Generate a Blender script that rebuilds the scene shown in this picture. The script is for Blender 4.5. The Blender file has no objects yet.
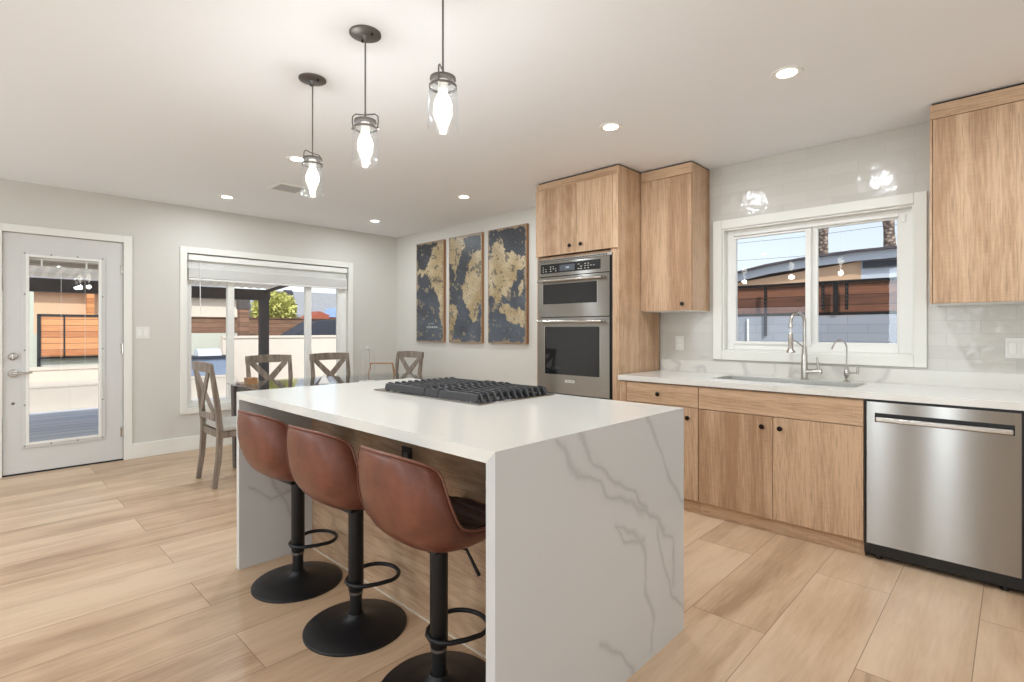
import bpy, math, random
from mathutils import Vector, Matrix, noise
random.seed(7)
S = bpy.context.scene
COL = S.collection
PI = math.pi

# ------------------------------------------------------------------ camera
YAW, FPX, CY, CAMH = 0.7677, 523.0, 330.0, 1.2355
cd = bpy.data.cameras.new('camera'); cam = bpy.data.objects.new('camera', cd); COL.objects.link(cam)
cam.location = (0, 0, CAMH); cam.rotation_euler = (PI/2, 0, YAW)
cd.sensor_fit = 'HORIZONTAL'; cd.sensor_width = 36.0; cd.lens = FPX/1024*36.0
cd.shift_y = -(341.0-CY)/1024.0; cd.clip_start = 0.05; cd.clip_end = 300
S.camera = cam

# ------------------------------------------------------------------ world, sun, large lights, exposure
w = bpy.data.worlds.new('sky'); S.world = w; w.use_nodes = True
wn = w.node_tree.nodes; wl = w.node_tree.links
sky = wn.new('ShaderNodeTexSky'); sky.sky_type = 'NISHITA'; sky.sun_disc = False
sky.sun_elevation = math.radians(42); sky.sun_rotation = math.radians(105)
sky.air_density = 1.0; sky.dust_density = 1.5; sky.ozone_density = 2.0
hs = wn.new('ShaderNodeHueSaturation'); hs.inputs['Saturation'].default_value = .48; hs.inputs['Value'].default_value = 1.0
wl.new(sky.outputs[0], hs.inputs['Color']); wl.new(hs.outputs[0], wn['Background'].inputs[0]); wn['Background'].inputs[1].default_value = 0.17

sd = bpy.data.lights.new('sun', 'SUN'); sun = bpy.data.objects.new('sun', sd); COL.objects.link(sun)
sd.energy = 2.7; sd.angle = 0.02; sd.color = (1.0, 0.97, 0.93)
sun.rotation_euler = Vector((0.62, -0.40, 0.70)).to_track_quat('Z', 'Y').to_euler()

def area(name, loc, direction, sx, sy, power, color=(1, 0.97, 0.93)):
    d = bpy.data.lights.new(name, 'AREA'); d.shape = 'RECTANGLE'; d.size = sx; d.size_y = sy
    d.energy = power; d.color = color
    o = bpy.data.objects.new(name, d); COL.objects.link(o); o.location = loc
    o.rotation_euler = Vector(direction).to_track_quat('-Z', 'Y').to_euler()
    return o
# added fill lights at the unseen walls, which have no openings
FILL_TINT = (.83, .925, 1)
area('fill_rear_left', (-4.1, -2.7, 1.35), (0, 1, 0.30), 2.8, 1.9, 52, FILL_TINT)
area('streak_rear_left', (-1.50, -2.7, 1.25), (0, 1, 0.05), .16, 2.1, 9, FILL_TINT)  # added narrow light, makes a bright streak on the dishwasher
area('streak_rear_middle', (-.72, -2.7, 1.25), (0, 1, 0.05), .20, 2.1, 12, FILL_TINT)  # second added streak light for the dishwasher door
area('fill_rear_right', (1.2, -2.7, 1.35), (0, 1, 0.35), 1.5, 1.9, 20, FILL_TINT)
area('fill_side', (2.5, 0.6, 1.35), (-1, 0, 0.45), 3.4, 1.9, 18, FILL_TINT)
DOWNLIGHT_W = 7.0

S.view_settings.view_transform = 'Standard'; S.view_settings.look = 'None'
S.view_settings.gamma = 1.0; S.view_settings.use_curve_mapping = False
S.view_settings.exposure = 0.40

# ------------------------------------------------------------------ object helpers
class MB:
    def __init__(s): s.v = []; s.f = []
    def add(s, vs, fs):
        n = len(s.v); s.v += [tuple(a) for a in vs]; s.f += [tuple(n+i for i in q) for q in fs]; return s
    def box(s, x0, y0, z0, x1, y1, z1):
        x0, x1 = sorted((x0, x1)); y0, y1 = sorted((y0, y1)); z0, z1 = sorted((z0, z1))
        return s.add([(x0,y0,z0),(x1,y0,z0),(x1,y1,z0),(x0,y1,z0),(x0,y0,z1),(x1,y0,z1),(x1,y1,z1),(x0,y1,z1)],
                     [(0,3,2,1),(4,5,6,7),(0,1,5,4),(1,2,6,5),(2,3,7,6),(3,0,4,7)])
    def prism(s, pts, axis, a, b):      # polygon extruded along an axis
        n = len(pts)
        def mk(p, t): return {'x': (t, p[0], p[1]), 'y': (p[0], t, p[1]), 'z': (p[0], p[1], t)}[axis]
        vs = [mk(p, a) for p in pts]+[mk(p, b) for p in pts]
        return s.add(vs, [tuple(range(n))[::-1], tuple(range(n, 2*n))]+[(i, (i+1) % n, n+(i+1) % n, n+i) for i in range(n)])
    def beam(s, p, q, wd, hd, up=(0, 0, 1), wd2=None, hd2=None):
        p, q = Vector(p), Vector(q); t = (q-p).normalized(); u = Vector(up)
        if abs(t.dot(u)) > .98: u = Vector((0, 1, 0))
        a = t.cross(u).normalized(); b = a.cross(t).normalized(); wd2 = wd2 or wd; hd2 = hd2 or hd
        vs = []
        for c, ww, hh in ((p, wd, hd), (q, wd2, hd2)):
            for i, j in ((-1,-1),(1,-1),(1,1),(-1,1)): vs.append(c+a*i*ww/2+b*j*hh/2)
        return s.add(vs, [(0,3,2,1),(4,5,6,7),(0,1,5,4),(1,2,6,5),(2,3,7,6),(3,0,4,7)])
    def tube(s, pts, r, n=10, closed=False, cap=True):
        pts = [Vector(p) for p in pts]; m = len(pts); rs = r if isinstance(r, (list, tuple)) else [r]*m
        vs = []; prev = None
        for i, p in enumerate(pts):
            if closed: t = (pts[(i+1) % m]-pts[i-1]).normalized()
            else: t = (pts[min(i+1, m-1)]-pts[max(i-1, 0)]).normalized()
            if prev is None:
                u = Vector((0, 0, 1)) if abs(t.z) < .9 else Vector((1, 0, 0))
                a = t.cross(u).normalized()
            else:
                a = (prev-t*prev.dot(t)).normalized()
            prev = a; b = t.cross(a)
            for k in range(n):
                th = 2*PI*k/n; vs.append(p+(a*math.cos(th)+b*math.sin(th))*rs[i])
        fs = []
        for i in range(m if closed else m-1):
            j = (i+1) % m
            for k in range(n): fs.append((i*n+k, i*n+(k+1) % n, j*n+(k+1) % n, j*n+k))
        if cap and not closed: fs += [tuple(range(n))[::-1], tuple((m-1)*n+k for k in range(n))]
        return s.add(vs, fs)
    def lathe(s, prof, c=(0, 0, 0), n=32, axis='z', closed=False):
        vs = []; m = len(prof)
        for r, z in prof:
            for k in range(n):
                th = 2*PI*k/n; x, y = r*math.cos(th), r*math.sin(th)
                vs.append({'z': (c[0]+x, c[1]+y, c[2]+z), 'y': (c[0]+x, c[1]+z, c[2]+y), 'x': (c[0]+z, c[1]+x, c[2]+y)}[axis])
        fs = []
        for i in range(m if closed else m-1):
            j = (i+1) % m
            for k in range(n): fs.append((i*n+k, i*n+(k+1) % n, j*n+(k+1) % n, j*n+k))
        if not closed: fs += [tuple(range(n))[::-1], tuple((m-1)*n+k for k in range(n))]
        return s.add(vs, fs)
    def cyl(s, p, q, r, n=20): return s.tube([p, q], r, n)

def rootloc(p):
    v = Vector((0, 0, 0))
    while p is not None: v += p.location; p = p.parent
    return v
def build(name, mb, mat, parent=None, bevel=0, smooth=None, sub=0, seg=2):
    off = rootloc(parent) if parent else Vector((0, 0, 0))
    me = bpy.data.meshes.new(name)
    me.from_pydata([tuple(Vector(v)-off) for v in mb.v], [], mb.f)
    import bmesh
    bm = bmesh.new(); bm.from_mesh(me); bmesh.ops.recalc_face_normals(bm, faces=bm.faces); bm.to_mesh(me); bm.free()
    me.materials.append(mat)
    o = bpy.data.objects.new(name, me); COL.objects.link(o)
    if parent: o.parent = parent
    if smooth is not None:
        for p in me.polygons: p.use_smooth = True
        if smooth > 0: me.set_sharp_from_angle(angle=math.radians(smooth))
    if bevel:
        m = o.modifiers.new('bevel', 'BEVEL'); m.width = bevel; m.segments = seg; m.limit_method = 'ANGLE'; m.angle_limit = math.radians(40)
        m.harden_normals = False
    if sub:
        m = o.modifiers.new('sub', 'SUBSURF'); m.levels = sub; m.render_levels = sub
        for p in me.polygons: p.use_smooth = True
    return o
def tag(o, label, cat, group=None, kind=None):
    if label: o['label'] = label
    if cat: o['category'] = cat
    if group: o['group'] = group
    if kind: o['kind'] = kind
    return o
def thing(name, label, cat, loc=(0, 0, 0), group=None):
    o = bpy.data.objects.new(name, None); COL.objects.link(o); o.location = loc; o.empty_display_size = .1
    return tag(o, label, cat, group)
def struct(name, mb, mat, parent=None, **k):
    o = build(name, mb, mat, parent, **k)
    if not parent: o['kind'] = 'structure'
    return o
def sroot(name, loc=(0, 0, 0)):
    o = bpy.data.objects.new(name, None); COL.objects.link(o); o.location = loc; o['kind'] = 'structure'; return o
def dup(o, loc, rotz=None, label=None):
    def rec(a, p):
        c = a.copy(); COL.objects.link(c)
        if p: c.parent = p
        for ch in a.children: rec(ch, c)
        return c
    r = rec(o, None); r.location = loc
    if rotz is not None: r.rotation_euler = (0, 0, rotz)
    if label: r['label'] = label
    return r
def arc(c, r, a0, a1, n, plane='xz'):
    out = []
    for i in range(n+1):
        t = math.radians(a0+(a1-a0)*i/n); u, v = r*math.cos(t), r*math.sin(t)
        out.append({'xz': (c[0]+u, c[1], c[2]+v), 'yz': (c[0], c[1]+u, c[2]+v), 'xy': (c[0]+u, c[1]+v, c[2])}[plane])
    return out

# ------------------------------------------------------------------ material helpers
def srgb(r, g, b):
    f = lambda c: (c/255/12.92 if c/255 <= .04045 else ((c/255+.055)/1.055)**2.4)
    return (f(r), f(g), f(b), 1)
class NT:
    def __init__(s, name):
        s.m = bpy.data.materials.new(name); s.m.use_nodes = True; s.t = s.m.node_tree; s.n = s.t.nodes; s.l = s.t.links
        s.b = s.n['Principled BSDF']
    def node(s, typ, **k):
        q = s.n.new(typ)
        for a, b in k.items(): setattr(q, a, b)
        return q
    def put(s, sock, v):
        if v is None: return
        if hasattr(v, 'is_output') or isinstance(v, bpy.types.NodeSocket): s.l.new(v, sock)
        else: sock.default_value = v
    def math(s, op, a, b=None, c=None, clamp=False):
        q = s.node('ShaderNodeMath', operation=op, use_clamp=clamp); s.put(q.inputs[0], a); s.put(q.inputs[1], b); s.put(q.inputs[2], c)
        return q.outputs[0]
    def coord(s): return s.node('ShaderNodeTexCoord').outputs['Object']
    def mapping(s, v, loc=(0, 0, 0), rot=(0, 0, 0), scale=(1, 1, 1)):
        q = s.node('ShaderNodeMapping'); s.put(q.inputs[0], v); q.inputs[1].default_value = loc; q.inputs[2].default_value = rot; q.inputs[3].default_value = scale
        return q.outputs[0]
    def noise(s, v, scale, detail=3, rough=.5, dist=0, out='Fac', w=None):
        q = s.node('ShaderNodeTexNoise')
        if w is not None: q.noise_dimensions = '4D'; s.put(q.inputs['W'], w)
        s.put(q.inputs['Vector'], v); q.inputs['Scale'].default_value = scale; q.inputs['Detail'].default_value = detail
        q.inputs['Roughness'].default_value = rough; q.inputs['Distortion'].default_value = dist
        return q.outputs[out]
    def ramp(s, f, stops):
        q = s.node('ShaderNodeValToRGB'); s.put(q.inputs[0], f); e = q.color_ramp.elements
        e[0].position, e[0].color = stops[0]; e[1].position, e[1].color = stops[-1]
        for p, c in stops[1:-1]:
            k = e.new(p); k.color = c
        return q.outputs[0]
    def mix(s, f, a, b, blend='MIX'):
        q = s.node('ShaderNodeMix', data_type='RGBA', blend_type=blend); s.put(q.inputs[0], f); s.put(q.inputs[6], a); s.put(q.inputs[7], b)
        return q.outputs[2]
    def bump(s, h, strength, dist=.01):
        q = s.node('ShaderNodeBump'); q.inputs['Strength'].default_value = strength; q.inputs['Distance'].default_value = dist
        s.put(q.inputs['Height'], h); s.l.new(q.outputs[0], s.b.inputs['Normal'])
    def set(s, **k):
        names = dict(color='Base Color', rough='Roughness', metal='Metallic', spec='Specular IOR Level', coat='Coat Weight', coatr='Coat Roughness',
                     aniso='Anisotropic', sheen='Sheen Weight')
        for a, b in k.items(): s.put(s.b.inputs[names[a]], b)
        return s.m
def plain(name, c, rough=.5, metal=0, bump=0, bscale=200, spec=.5, var=0.0, vscale=6):
    t = NT(name); co = t.coord()
    col = c
    if var: col = t.mix(t.noise(co, vscale, 3), tuple(x*(1-var) for x in c[:3])+(1,), tuple(min(1, x*(1+var)) for x in c[:3])+(1,))
    if bump: t.bump(t.noise(co, bscale, 2), bump, .002)
    return t.set(color=col, rough=rough, metal=metal, spec=spec)

M = {}
M['wall'] = plain('painted_wall', srgb(212, 208, 200), .6, bump=.08, bscale=180, var=.01)
M['ceiling'] = plain('painted_ceiling', srgb(244, 245, 246), .7, bump=.05, bscale=120, var=.01)
M['trim'] = plain('white_trim_paint', srgb(236, 234, 226), .35, bump=.02, bscale=90)
M['vinyl'] = plain('white_vinyl', srgb(240, 238, 232), .3, bump=.01, bscale=80)
M['doorpaint'] = plain('pale_grey_door_paint', srgb(214, 213, 210), .4, bump=.03, bscale=90)
M['black'] = plain('matte_black_metal', srgb(26, 26, 28), .42, metal=.3, bump=.05, bscale=300)
M['blackplastic'] = plain('black_plastic', srgb(16, 16, 17), .4, bump=.03)
M['iron'] = plain('cast_iron', srgb(62, 62, 64), .48, metal=.2, bump=.3, bscale=260)
M['knob'] = plain('dark_bronze', srgb(38, 28, 24), .35, metal=.6, bump=.03)
M['pewter'] = plain('pewter_metal', srgb(112, 108, 104), .35, metal=.7, bump=.04)
M['nickel'] = plain('brushed_nickel', srgb(196, 192, 186), .22, metal=1, bump=.02)
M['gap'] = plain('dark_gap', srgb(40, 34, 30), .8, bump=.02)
M['plate'] = plain('white_plastic_plate', srgb(232, 230, 224), .3, bump=.01)
M['cushion'] = plain('grey_seat_fabric', srgb(190, 186, 178), .9, bump=.5, bscale=420, var=.04)
M['whitecloth'] = plain('white_paper', srgb(236, 234, 232), .8, bump=.1)
M['piping'] = plain('light_brown_piping', srgb(126, 80, 64), .38, bump=.1)
M['ventgrey'] = plain('vent_grey', srgb(186, 184, 180), .5, bump=.02)
M['wire'] = plain('grey_white_wire', srgb(172, 170, 166), .4, bump=.02)
M['caulk'] = plain('pale_caulk', srgb(214, 200, 180), .6, bump=.02)

def glass(name, tint=(1, 1, 1, 1), ior=1.45, rough=0.0, amount=1.0):
    t = NT(name); t.n.remove(t.b)
    out = t.n['Material Output']
    tr = t.node('ShaderNodeBsdfTransparent'); tr.inputs[0].default_value = tint
    gl = t.node('ShaderNodeBsdfGlossy'); gl.inputs['Roughness'].default_value = rough; gl.inputs[0].default_value = (.95, .97, 1, 1)
    lw = t.node('ShaderNodeLayerWeight'); lw.inputs[0].default_value = .5      # facing: the same from both sides of the sheet
    fr = t.math('MULTIPLY_ADD', t.math('POWER', lw.outputs['Facing'], 4.0), .6*amount, .035*amount)
    mx = t.node('ShaderNodeMixShader'); t.l.new(fr, mx.inputs[0]); t.l.new(tr.outputs[0], mx.inputs[1]); t.l.new(gl.outputs[0], mx.inputs[2])
    t.l.new(mx.outputs[0], out.inputs[0]); return t.m
M['pane'] = glass('window_glass', (.98, .985, .985, 1), 1.35, 0, .45)
M['jar'] = glass('jar_glass', (.985, .99, .99, 1), 1.5, .02, 1.6)
M['tableglass'] = glass('smoked_table_glass', (.90, .90, .88, 1), 1.5, .05, 1.2)

def emis(name, c, s):
    t = NT(name); t.b.inputs['Emission Color'].default_value = c; t.b.inputs['Emission Strength'].default_value = s
    return t.set(color=c, rough=.4)
M['bulb'] = emis('glowing_bulb', (1, .93, .80, 1), 9)
M['lens'] = emis('downlight_lens', (1, .95, .86, 1), 6)
M['lcd'] = emis('oven_display', srgb(150, 165, 180), .35)

def oak(name, axis, light=srgb(210, 177, 145), dark=srgb(172, 135, 104), seed=0, rough=.55):
    t = NT(name); co = t.coord()
    sc = {'z': (1, 1, .07), 'x': (.07, 1, 1)}[axis]
    m1 = t.mapping(co, loc=(seed*3.1, seed*1.7, seed*.9), scale=sc)
    warp = t.noise(co, 1.6, 2, w=float(seed))
    big = t.noise(m1, 13, 5, .6, dist=.5)
    fine = t.noise(m1, 110, 3, .6)
    sc2 = {'z': (1, 1, 0.0), 'x': (0.0, 1, 1)}[axis]
    board = t.noise(t.mapping(co, loc=(seed*2.3, 0, seed), scale=sc2), 7, 1)
    # cathedral figure: distorted rings around a stretched centre
    wv = t.node('ShaderNodeTexWave', wave_type='RINGS', rings_direction='SPHERICAL')
    t.put(wv.inputs[0], t.mapping(co, loc=(seed*.7+.21, 0, .35), scale={'z': (1, .3, .12), 'x': (.12, .3, 1)}[axis]))
    wv.inputs['Scale'].default_value = 16; wv.inputs['Distortion'].default_value = 5; wv.inputs['Detail'].default_value = 3; wv.inputs['Detail Scale'].default_value = 1.2
    saw = t.noise(t.mapping(co, scale={'z': (4, 4, 60), 'x': (60, 4, 4)}[axis]), 3, 2)
    f = t.math('MULTIPLY_ADD', big, .62, t.math('MULTIPLY', fine, .30))
    f = t.math('ADD', f, t.math('MULTIPLY', wv.outputs['Fac'], .07))
    f = t.math('ADD', f, t.math('MULTIPLY_ADD', board, .5, -.25))
    f = t.math('ADD', f, t.math('MULTIPLY_ADD', saw, .14, -.07))
    f = t.math('ADD', f, t.math('MULTIPLY_ADD', warp, .3, -.15))
    mid = tuple((a+b)/2 for a, b in zip(light, dark))
    col = t.ramp(f, [(.32, dark), (.47, mid), (.60, light)])
    pores = t.noise(t.mapping(co, loc=(seed, seed, 0), scale={'z': (1, 1, .035), 'x': (.035, 1, 1)}[axis]), 170, 2, .5)
    fig = t.math('GREATER_THAN', wv.outputs['Fac'], .70)
    pm = t.math('MULTIPLY', t.ramp(pores, [(.54, (0, 0, 0, 1)), (.64, (1, 1, 1, 1))]), t.math('MULTIPLY_ADD', fig, .30, .16))
    col = t.mix(pm, col, tuple(x*.55 for x in dark[:3])+(1,))
    t.bump(f, .12, .002)
    return t.set(color=col, rough=rough, spec=.35)
M['oak'] = oak('vertical_grain_oak', 'z')
M['oak2'] = oak('vertical_grain_oak_figured', 'z', seed=1.4)
M['oakh'] = oak('horizontal_grain_oak', 'x', seed=.6)
M['oakpanel'] = oak('island_panel_oak', 'x', light=srgb(196, 164, 134), dark=srgb(158, 126, 98), seed=2.2)

def floor_mat():
    t = NT('oak_plank_floor'); co = t.coord()
    sp = t.node('ShaderNodeSeparateXYZ'); t.l.new(co, sp.inputs[0]); X, Y = sp.outputs[0], sp.outputs[1]
    W, L = .3105, 1.495
    row = t.math('MULTIPLY_ADD', X, 1/W, .425/W+40)
    rf = t.math('FLOOR', row); fr = t.math('SUBTRACT', row, rf)
    odd = t.math('MODULO', rf, 2.0)
    u = t.math('MULTIPLY_ADD', Y, 1/L, 10-.75/L); u = t.math('ADD', u, t.math('MULTIPLY', odd, .5))
    uf = t.math('FLOOR', u); fu = t.math('SUBTRACT', u, uf)
    ex = t.math('MULTIPLY', t.math('MINIMUM', fr, t.math('SUBTRACT', 1.0, fr)), W)
    ey = t.math('MULTIPLY', t.math('MINIMUM', fu, t.math('SUBTRACT', 1.0, fu)), L)
    e = t.math('MINIMUM', ex, ey)
    groove = t.math('LESS_THAN', e, .0016)
    cb = t.node('ShaderNodeCombineXYZ'); t.l.new(rf, cb.inputs[0]); t.l.new(uf, cb.inputs[1])
    wn_ = t.node('ShaderNodeTexWhiteNoise', noise_dimensions='2D'); t.l.new(cb.outputs[0], wn_.inputs['Vector']); rnd = wn_.outputs['Value']
    wsh = t.math('MULTIPLY', rnd, 17.0)
    g = t.mapping(co, scale=(1, .10, 1))
    big = t.noise(g, 6, 4, .55, dist=1.2, w=wsh); fine = t.noise(g, 60, 3, .6, w=wsh); soft = t.noise(co, 2.2, 2, w=wsh)
    f = t.math('ADD', t.math('MULTIPLY', big, .6), t.math('MULTIPLY', fine, .25)); f = t.math('ADD', f, t.math('MULTIPLY', soft, .25))
    f = t.math('ADD', f, t.math('MULTIPLY_ADD', rnd, .16, -.08))
    col = t.ramp(f, [(.38, srgb(168, 137, 108)), (.52, srgb(198, 167, 136)), (.68, srgb(216, 188, 158))])
    knots = t.noise(t.mapping(co, scale=(1, .5, 1)), 5.5, 1, w=wsh)
    col = t.mix(t.math('MULTIPLY', t.math('GREATER_THAN', knots, .74), .0), col, srgb(150, 110, 80))
    kn = t.ramp(knots, [(.70, (0, 0, 0, 1)), (.80, (1, 1, 1, 1))])
    col = t.mix(t.math('MULTIPLY', kn, .55), col, srgb(160, 118, 86))
    col = t.mix(t.math('MULTIPLY', groove, .75), col, srgb(120, 92, 70))
    hgt = t.math('SUBTRACT', t.math('MULTIPLY', f, .15), groove)
    t.bump(hgt, .12, .002)
    return t.set(color=col, rough=t.math('MULTIPLY_ADD', fine, .15, .24), spec=.45)
M['floor'] = floor_mat()

def quartz(name, polylines=None, plane_off=(0, 0), rough=.16, base=srgb(232, 229, 222), seed=0.0, thr=.58):
    t = NT(name); co = t.coord()
    warp = t.noise(co, 5, 4, .6, out='Color'); wm = t.node('ShaderNodeVectorMath', operation='MULTIPLY_ADD'); t.l.new(warp, wm.inputs[0])
    wm.inputs[1].default_value = (.12, .12, .12); t.l.new(co, wm.inputs[2])
    n1 = t.noise(wm.outputs[0], 1.5, 2, .5, w=seed); d = t.math('ABSOLUTE', t.math('SUBTRACT', n1, .5))
    line = t.ramp(d, [(0, (1, 1, 1, 1)), (.012, (0, 0, 0, 1))])
    msk = t.ramp(t.noise(co, 1.3, 1, w=seed+5), [(thr-.06, (0, 0, 0, 1)), (thr+.06, (1, 1, 1, 1))])
    v = t.math('MULTIPLY', line, msk); v = t.math('MULTIPLY', v, .30)
    if polylines:
        sp = t.node('ShaderNodeSeparateXYZ')
        wm2 = t.node('ShaderNodeVectorMath', operation='MULTIPLY_ADD'); t.l.new(t.noise(co, 7, 3, .5, out='Color'), wm2.inputs[0]); wm2.inputs[1].default_value = (.085,)*3
        t.l.new(co, wm2.inputs[2]); t.l.new(wm2.outputs[0], sp.inputs[0]); Yc, Zc = sp.outputs[1], sp.outputs[2]
        best = None
        for wt, pl in polylines:
            for (ay, az), (by, bz) in zip(pl, pl[1:]):
                ay_, by_ = ay-plane_off[0]+.042, by-plane_off[0]+.042; az_, bz_ = az-plane_off[1]+.042, bz-plane_off[1]+.042
                dy, dz = by_-ay_, bz_-az_; L2 = dy*dy+dz*dz
                py = t.math('SUBTRACT', Yc, ay_); pz = t.math('SUBTRACT', Zc, az_)
                h = t.math('ADD', t.math('MULTIPLY', py, dy/L2), t.math('MULTIPLY', pz, dz/L2), clamp=True)
                qy = t.math('SUBTRACT', py, t.math('MULTIPLY', h, dy)); qz = t.math('SUBTRACT', pz, t.math('MULTIPLY', h, dz))
                dd = t.math('SQRT', t.math('ADD', t.math('MULTIPLY', qy, qy), t.math('MULTIPLY', qz, qz))); dd = t.math('DIVIDE', dd, wt)
                best = dd if best is None else t.math('MINIMUM', best, dd)
        thick = t.math('MULTIPLY_ADD', t.math('POWER', t.noise(co, 9, 3), 2.0), .048, .001)
        core = t.math('SUBTRACT', 1.0, t.math('DIVIDE', best, thick), clamp=True)
        halo = t.math('SUBTRACT', 1.0, t.math('DIVIDE', best, .035), clamp=True)
        vv = t.math('ADD', t.math('MULTIPLY', core, .24), t.math('MULTIPLY', t.math('POWER', halo, 1.5), .11))
        v = t.math('MAXIMUM', t.math('MULTIPLY', v, .25), vv)
    soft = t.noise(co, 3, 3)
    b = t.mix(soft, tuple(x*.97 for x in base[:3])+(1,), base)
    col = t.mix(v, b, srgb(130, 128, 128))
    t.bump(soft, .01, .001)
    return t.set(color=col, rough=rough, spec=.5)
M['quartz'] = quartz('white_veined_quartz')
VE = [(1.3, [(1.217,.903),(1.277,.83),(1.341,.779),(1.432,.727),(1.48,.668),(1.595,.634),(1.723,.574),(1.831,.492),(1.965,.381),(1.948,.312),(1.965,.223)]),
 (1.2, [(1.33,.905),(1.397,.808),(1.492,.742),(1.582,.688),(1.665,.648),(1.737,.575)]), (.9, [(1.753,.91),(1.847,.79),(1.913,.665),(2.037,.539)]),
 (.9, [(1.53,.555),(1.665,.509),(1.737,.409),(1.753,.281),(1.783,.161),(1.783,.037)]), (.9, [(1.444,.196),(1.569,.116),(1.665,.017)]),
 (.8, [(1.831,.476),(1.863,.339),(1.965,.173),(2.037,.079)]), (.9, [(1.53,.555),(1.595,.496),(1.723,.452)])]
ISL = (-1.95, 1.5, 0)
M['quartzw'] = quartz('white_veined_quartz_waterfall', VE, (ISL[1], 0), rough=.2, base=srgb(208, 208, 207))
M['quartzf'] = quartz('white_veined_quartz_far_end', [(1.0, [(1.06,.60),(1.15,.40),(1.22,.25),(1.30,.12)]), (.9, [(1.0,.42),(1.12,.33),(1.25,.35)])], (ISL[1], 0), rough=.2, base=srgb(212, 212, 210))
M['upstand'] = quartz('marble_upstand', rough=.2, base=srgb(222, 218, 210), seed=3.0, thr=.44)

def tile_mat():
    t = NT('glossy_handmade_tile'); co = t.coord()
    sp = t.node('ShaderNodeSeparateXYZ'); t.l.new(co, sp.inputs[0])
    cb = t.node('ShaderNodeCombineXYZ'); t.l.new(sp.outputs[0], cb.inputs[0]); t.l.new(sp.outputs[2], cb.inputs[1])
    br = t.node('ShaderNodeTexBrick'); br.offset = .5; t.l.new(cb.outputs[0], br.inputs['Vector'])
    br.inputs['Scale'].default_value = 1; br.inputs['Brick Width'].default_value = .30; br.inputs['Row Height'].default_value = .076
    br.inputs['Mortar Size'].default_value = .0016; br.inputs['Mortar Smooth'].default_value = .3
    br.inputs['Color1'].default_value = srgb(212, 208, 200); br.inputs['Color2'].default_value = srgb(205, 201, 193); br.inputs['Mortar'].default_value = srgb(200, 196, 188)
    wob = t.noise(co, 17, 1, .5)
    h = t.math('SUBTRACT', t.math('MULTIPLY', wob, .9), t.math('MULTIPLY', br.outputs['Fac'], .35))
    t.bump(h, .24, .012)
    return t.set(color=br.outputs['Color'], rough=.15, spec=.45)
M['tile'] = tile_mat()

def steel(name, axis='x', c=srgb(168, 166, 162), rough=.23):
    t = NT(name); co = t.coord()
    sc = {'x': (.5, 40, 260), 'z': (260, 40, .5)}[axis]
    n = t.noise(t.mapping(co, scale=sc), 1.0, 2)
    big = t.noise(co, 2.0, 1)
    t.bump(n, .02, .0005)
    col = t.mix(n, tuple(x*.93 for x in c[:3])+(1,), c)
    tg = t.node('ShaderNodeTangent', direction_type='RADIAL', axis='Z'); t.l.new(tg.outputs[0], t.b.inputs['Tangent'])
    t.b.inputs['Anisotropic Rotation'].default_value = .25
    return t.set(color=col, metal=1, rough=t.math('MULTIPLY_ADD', big, .02, rough-.01), aniso=1.0)
M['steel'] = steel('brushed_stainless_steel')
M['sinksteel'] = plain('sink_steel', srgb(205, 204, 200), .38, metal=.65, bump=.02)
t = NT('oven_black_glass'); t.bump(t.noise(t.coord(), 3, 1), .01, .001)
M['ovenglass'] = t.set(color=srgb(20, 22, 26), rough=.05, spec=.6, coat=.3)

def leather():
    t = NT('cognac_leather'); co = t.coord()
    n = t.noise(co, 7, 5, .6); cr = t.noise(co, 260, 3)
    col = t.ramp(n, [(.3, srgb(86, 48, 36)), (.52, srgb(112, 64, 48)), (.75, srgb(134, 82, 63))])
    t.bump(t.math('ADD', cr, t.math('MULTIPLY', n, .6)), .12, .002)
    return t.set(color=col, rough=.36, spec=.5)
M['leather'] = leather()
M['darkleather'] = plain('dark_brown_seat_leather', srgb(58, 36, 30), .42, bump=.2, bscale=240, var=.12, vscale=9)

def greywash(name, a=srgb(148, 134, 121), b=srgb(112, 98, 86)):
    t = NT(name); co = t.coord()
    n = t.noise(t.mapping(co, scale=(1, 1, .12)), 32, 4, .6); col = t.ramp(n, [(.35, b), (.65, a)]); t.bump(n, .15, .002)
    return t.set(color=col, rough=.45)
M['greywash'] = greywash('greywashed_wood')
M['greywash2'] = greywash('dark_greywashed_wood', srgb(100, 92, 86), srgb(74, 68, 64))
M['brownwood'] = plain('warm_brown_wood', srgb(158, 116, 78), .5, bump=.1, bscale=60, var=.15, vscale=14)

# outdoors
def planks(name, axis, width, a, b, gap=srgb(40, 28, 22), rough=.75):
    t = NT(name); co = t.coord(); sp = t.node('ShaderNodeSeparateXYZ'); t.l.new(co, sp.inputs[0])
    ax = sp.outputs[{'x': 0, 'y': 1, 'z': 2}[axis]]
    r = t.math('MULTIPLY', ax, 1/width); rf = t.math('FLOOR', r); fr = t.math('SUBTRACT', r, rf)
    wnz = t.node('ShaderNodeTexWhiteNoise', noise_dimensions='1D'); t.l.new(rf, wnz.inputs['W'])
    sc = {'z': (.25, .25, 4), 'y': (.25, 4, 4), 'x': (4, .25, 4)}[axis]
    n = t.noise(t.mapping(co, scale=sc), 9, 4, .6)
    f = t.math('ADD', t.math('MULTIPLY', n, .7), t.math('MULTIPLY', wnz.outputs['Value'], .35))
    col = t.ramp(f, [(.3, b), (.75, a)])
    col = t.mix(t.math('LESS_THAN', fr, .06), col, gap)
    return t.set(color=col, rough=rough)
M['fencewood'] = planks('redwood_fence_boards', 'z', .13, srgb(152, 116, 92), srgb(98, 74, 60))
M['gatewood'] = planks('cedar_gate_boards', 'z', .14, srgb(226, 160, 104), srgb(184, 116, 70))
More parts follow.
